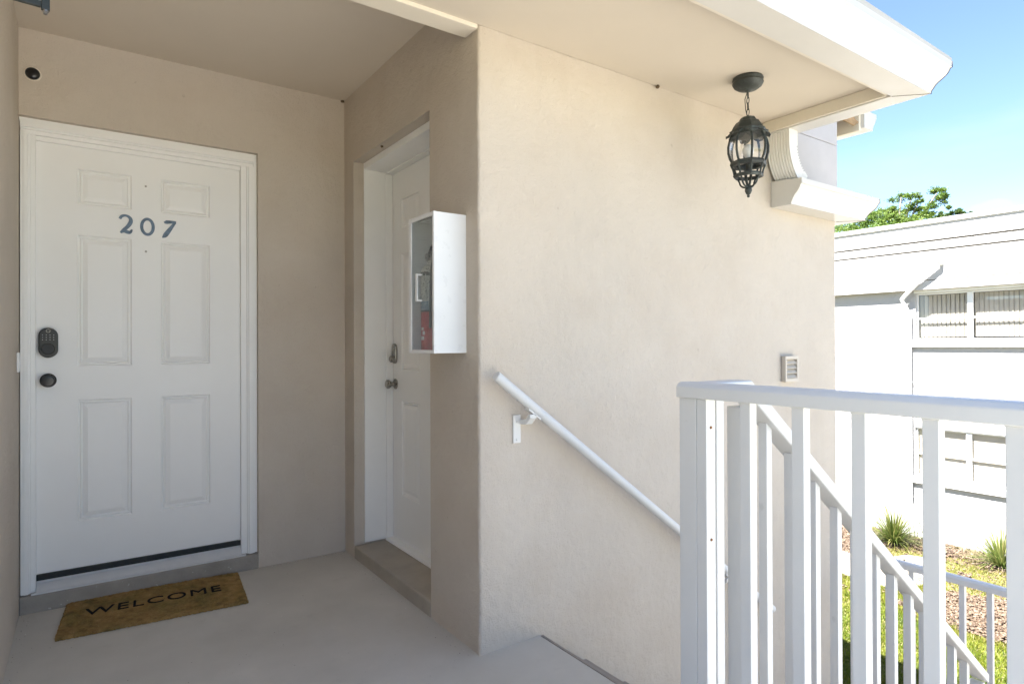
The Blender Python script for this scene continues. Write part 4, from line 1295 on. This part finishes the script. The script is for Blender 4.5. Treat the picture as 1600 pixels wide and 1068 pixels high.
# thin downspout
bm = NB()
pts_ = catmull([(NX - 0.17, 5.065, 2.80), (NX - 0.26, 5.09, 2.835), (NX - 0.27, 5.14, 2.80), (NX - 0.22, 5.46, 2.47), (NX - 0.13, 5.77, 2.19), (NX - 0.10, 5.80, 2.12), (NX - 0.07, 5.715, 1.90), (NX - 0.045, 5.690, 1.80), (NX - 0.045, 5.690, 1.6)], 5)
tube(bm, pts_, 0.036, 10)
tube(bm, [(NX - 0.045, 5.690, 1.62), (NX - 0.045, 5.690, -1.95), (NX - 0.05, 5.68, -2.05), (NX - 0.10, 5.53, -2.50), (NX - 0.14, 5.46, -2.66)], 0.036, 10)
ds = obj('downspout', bm, m_nwhite, nb_, smooth=True)
for z in (0.45, -1.35, -1.9):
    bm = NB(); tube(bm, [(NX - 0.045, 5.690, z - 0.015), (NX - 0.045, 5.690, z + 0.015)], 0.042, 10); obj('pipe_strap', bm, m_nwhite, ds)

# ------------------------------------------------------------------ vegetation on the ground
def noise2(x, y, s, seed=0):
    return (np.sin(x * s * 1.7 + seed) * np.cos(y * s * 2.1 + seed * 1.3) + 0.6 * np.sin(x * s * 3.9 + y * s * 2.7 + seed * 2.1) + 0.4 * np.sin(x * s * 7.3 - y * s * 6.1 + seed)) / 2
def zone(x, y):
    """0 lush lawn, 1 dry lawn, 2 mulch, 3 bare/path"""
    n1 = noise2(x, y, 1.1, 1.0); n2 = noise2(x, y, 2.3, 4.0)
    z = np.zeros(x.shape, int)
    z[(x > 9.9 + 0.25 * n1)] = 1
    mul = (x > 10.15 + 0.3 * n1) & (x < 11.55 + 0.2 * n2) & (y < 4.35 + 0.25 * n1)
    mul |= (x > 13.2 + 0.35 * n1)
    mul |= (x > 11.9) & (y > 5.75 + 0.2 * n2)
    mul |= (n2 > 0.62) & (x > 11.6)
    z[mul] = 2
    path = (x > 10.75) & (x < 11.93) & (y > 4.7)
    path |= (x > 10.9) & (x < 12.8) & (y > 4.6) & (y < 5.3)
    z[path] = 3
    return z
# mulch bed and dry turf underlay are chips and straw scattered as real pieces
def blades(N, xr, yr, want, hmin, hmax, w, name, m, label, tone_bias=0.0, seed=3):
    r_ = np.random.default_rng(seed)
    x = r_.uniform(*xr, N); y = r_.uniform(*yr, N)
    zc_ = zone(x, y)
    k = np.isin(zc_, want); x, y, zc_ = x[k], y[k], zc_[k]
    n = len(x)
    hgt = r_.uniform(hmin, hmax, n) * (0.75 + 0.35 * noise2(x, y, 5.0, 2))
    a = r_.uniform(0, 2 * np.pi, n); lean = r_.uniform(0.2, 0.9, n) * hgt
    dx, dy = np.cos(a), np.sin(a)
    la = r_.uniform(0, 2 * np.pi, n)
    base = np.stack([x, y, np.full(n, GZ + 0.001)], 1)
    side = np.stack([dx * w, dy * w, np.zeros(n)], 1)
    tip = base + np.stack([np.cos(la) * lean, np.sin(la) * lean, hgt], 1)
    V = np.stack([base - side, base + side, tip], 1).reshape(-1, 3)
    Fc = np.arange(3 * n).reshape(-1, 3)
    tone = np.clip(0.35 + 0.30 * noise2(x, y, 1.6, 7) + r_.normal(0, 0.16, n) + tone_bias + 0.25 * (zc_ == 1), 0, 1)
    o = rawmesh(name, V, Fc, m, None, tone)
    tag(o, label, 'grass', kind='stuff')
blades(170000, (6.0, 11.5), (0.5, 8.5), (0, 1), 0.035, 0.085, 0.007, 'lawn_grass', m_grass, 'short bright yellow green lawn seen between the railing pickets', 0.05)
blades(60000, (9.8, 14.0), (0.5, 9.0), (1,), 0.02, 0.055, 0.007, 'dry_grass', m_dry, 'patchy straw coloured grass in front of the white building', 0.0, seed=5)
blades(26000, (9.8, 14.0), (0.5, 9.0), (1,), 0.03, 0.07, 0.008, 'sparse_grass', m_grass, 'sparse green tufts among the straw coloured grass', 0.12, seed=8)
def chips(N, seed=9):
    r_ = np.random.default_rng(seed)
    x = r_.uniform(9.9, 14.0, N); y = r_.uniform(0.5, 9.5, N)
    zc_ = zone(x, y); k = (zc_ == 2) | ((zc_ == 1) & (r_.random(N) < 0.06)) | ((zc_ == 3) & (r_.random(N) < 0.015))
    x, y = x[k], y[k]; n = len(x)
    a = r_.uniform(0, np.pi, n); L = r_.uniform(0.02, 0.06, n); w = r_.uniform(0.008, 0.02, n); h = 0.008
    u = np.stack([np.cos(a), np.sin(a), r_.uniform(-0.35, 0.35, n)], 1); v = np.stack([-np.sin(a), np.cos(a), r_.uniform(-0.3, 0.3, n)], 1)
    c_ = np.stack([x, y, np.full(n, GZ) + r_.uniform(0.006, 0.05, n)], 1)
    corners = []
    for sz in (-h, h):
        for su, sv in ((-1, -1), (1, -1), (1, 1), (-1, 1)):
            corners.append(c_ + u * (su * L)[:, None] * 0.5 + v * (sv * w)[:, None] + np.array([0, 0, sz * 0.5]))
    V = np.stack(corners, 1).reshape(-1, 3)
    b = (np.arange(n) * 8)[:, None, None]
    q = np.array([[4, 5, 6, 7], [0, 1, 5, 4], [1, 2, 6, 5], [2, 3, 7, 6], [3, 0, 4, 7]])[None]
    Fc = (b + q).reshape(-1, 4)
    tone = np.repeat(np.clip(r_.normal(0.5, 0.28, n), 0, 1), 5)
    o = rawmesh('mulch', V, Fc, m_mulch, None, tone); tag(o, 'reddish brown bark mulch patches on the lawn by the white building', 'mulch', kind='stuff')
chips(52000)
m_soil = mat('mulch_bed_soil', (0.11, 0.075, 0.05), 0.95, var=0.3, vscale=12, bump=0.8, bscale=60, bdist=0.01)
bm = NB()
prism(bm, [(13.1, 0.5), (14.0, 0.5), (14.0, 9.5), (11.95, 9.5), (11.95, 5.9), (13.0, 5.6)], GZ - 0.02, GZ + 0.004, 'z')
struct('planting_bed', bm, m_soil)
bm = NB()
prism(bm, [(10.2, 0.5), (11.5, 0.5), (11.6, 3.4), (11.2, 4.3), (10.5, 4.3), (10.1, 3.0)], GZ - 0.02, GZ + 0.004, 'z')
struct('mulch_patch', bm, m_soil)

def strap_plant(x, y, label, n=150, R0=0.62, seed=1):
    r_ = random.Random(seed)
    root = empty('strap_leaf_plant', (x, y, GZ), label, 'plant', 'strap leaf clumps by the white building')
    V, Fc, T = [], [], []
    for i in range(n):
        a = r_.uniform(0, 2 * math.pi); L = R0 * r_.uniform(0.55, 1.1); el = R(r_.uniform(28, 86)); w = r_.uniform(0.004, 0.009)
        d = Vector((math.cos(a), math.sin(a), 0)); s = Vector((-d.y, d.x, 0))
        p = Vector((x, y, GZ)) + d * r_.uniform(0, 0.08); vel = d * math.cos(el) + Vector((0, 0, math.sin(el)))
        t0 = r_.random(); prev = None; S = 6
        for k in range(S + 1):
            ww = w * (1 - (k / S) ** 1.8) + 0.0008
            V += [tuple(p - s * ww), tuple(p + s * ww)]
            b = len(V) - 2
            if prev is not None:
                Fc.append((prev, prev + 1, b + 1, b)); T.append(min(1, max(0, t0 * 0.6 + 0.1 + 0.35 * k / S)))
            prev = b
            p = p + vel * (L / S); vel = (vel + Vector((0, 0, -0.16))).normalized()
    o = rawmesh('leaf_clump', V, Fc, m_strap, root, T); o['kind'] = 'stuff'
strap_plant(13.25, 5.72, 'bushy yellow green strap leaf clump at the white wall left of the downspout foot', n=480, R0=0.85, seed=1)
strap_plant(13.40, 4.0, 'smaller strap leaf clump at the white wall under the lower window', n=330, R0=0.85, seed=4)

# trees beyond the roof
def tree(name, base, limbs, lobes, leafm, label, nl_, lsz, seed):
    r_ = random.Random(seed)
    root = empty(name, base, label, 'tree', 'trees behind the white building')
    bm = NB()
    tube(bm, [base, (base[0], base[1] + 0.1, base[2] + 4.0), (base[0] + 0.1, base[1], base[2] + 7.6)], [0.24, 0.18, 0.12], 10)
    obj('trunk', bm, m_bark, root, smooth=True)
    for lm in limbs:
        bm = NB(); pts_ = catmull(lm, 4); tube(bm, pts_, [0.075 * (1 - 0.8 * i / len(pts_)) for i in range(len(pts_))], 7); obj('limb', bm, m_bark, root, smooth=True)
    tot = sum(l[3] ** 2 for l in lobes)
    V, Fc, T = [], [], []
    for (cx_, cy_, cz_, rr) in lobes:
        cnt = int(nl_ * rr ** 2 / tot)
        # sub clusters
        subs = [(r_.gauss(0, 0.55), r_.gauss(0, 0.55), r_.gauss(0, 0.5), r_.uniform(0.16, 0.36)) for _ in range(max(5, int(22 * rr)))]
        for i in range(cnt):
            sx, sy, sz, sr = r_.choice(subs)
            p = Vector((cx_ + rr * (sx + r_.gauss(0, sr)), cy_ + rr * (sy + r_.gauss(0, sr)), cz_ + rr * 0.8 * (sz + r_.gauss(0, sr * 0.7))))
            d = Vector((r_.gauss(0, 1) , r_.gauss(-0.8, 1), r_.gauss(0.3, 0.8))).normalized(); n_ = Vector((r_.gauss(0, 1), r_.gauss(0, 1), r_.gauss(0.6, 1))).normalized()
            s = d.cross(n_).normalized(); L = lsz * r_.uniform(0.7, 1.4)
            b = len(V)
            V += [tuple(p), tuple(p + d * L * 0.5 + s * L * 0.22), tuple(p + d * L), tuple(p + d * L * 0.5 - s * L * 0.22)]
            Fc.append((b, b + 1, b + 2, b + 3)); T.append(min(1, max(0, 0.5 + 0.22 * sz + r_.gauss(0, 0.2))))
    o = rawmesh('crown', V, Fc, leafm, root, T); o['kind'] = 'stuff'
def PX(px, py, X):     # point on the plane x = X seen through photo pixel, used only to take measurements
    d = fw + rt2 * (px - 800) / 959.84 - up2 * (py - 534) / 959.84
    return Vector((0, 0, H)) + d * (X / d.x)
TX = 30
def LB(px, py, rpx, dX=0.0):
    p = PX(px, py, TX + dX); return (p.x, p.y, p.z, rpx * 0.034)
b0 = PX(1405, 360, TX)
lob = [LB(1400, 334, 12), LB(1408, 308, 8, .3), LB(1392, 330, 7), LB(1424, 308, 5, -.2), LB(1434, 322, 9), LB(1440, 312, 7, .4), LB(1456, 318, 9), LB(1464, 300, 8, .3), LB(1470, 306, 7), LB(1452, 335, 10), LB(1432, 345, 12), LB(1412, 352, 14), LB(1390, 352, 12), LB(1460, 345, 10), LB(1420, 375, 30), LB(1385, 378, 28), LB(1460, 375, 28)]
lim = []
for (px, py) in ((1408, 308), (1434, 318), (1464, 302), (1424, 309), (1392, 332)):
    q = PX(px, py, TX); s0 = PX(1415 + (px - 1415) * 0.3, 375, TX)
    lim.append([tuple(s0), tuple(s0.lerp(q, 0.5) + Vector((0, 0.12, 0.05))), tuple(q)])
tree('tall_tree', (TX, b0.y, GZ), lim, lob, m_leaf, 'windblown light green tree rising highest above the white roof', 42000, 0.085, 3)
TX = 26
b1 = PX(1350, 360, TX)
tree('leafy_tree', (TX, b1.y, GZ), [], [LB(1320, 357, 9), LB(1345, 352, 11), LB(1362, 345, 10), LB(1380, 350, 12), LB(1400, 348, 8), LB(1415, 345, 7), LB(1375, 335, 8, .5), LB(1340, 375, 26), LB(1390, 372, 26)], m_leaf, 'low yellow green treetop just above the white roof beside the gutter', 24000, 0.07, 6)
TX = 36
b2 = PX(1495, 340, TX)
tree('dark_tree', (TX, b2.y, GZ), [], [LB(1480, 335, 7), LB(1492, 330, 6), LB(1503, 334, 4), LB(1470, 340, 8), LB(1515, 333, 3), LB(1490, 350, 16)], m_leafd, 'small dark treetop at the right end of the trees above the roof', 9000, 0.10, 8)
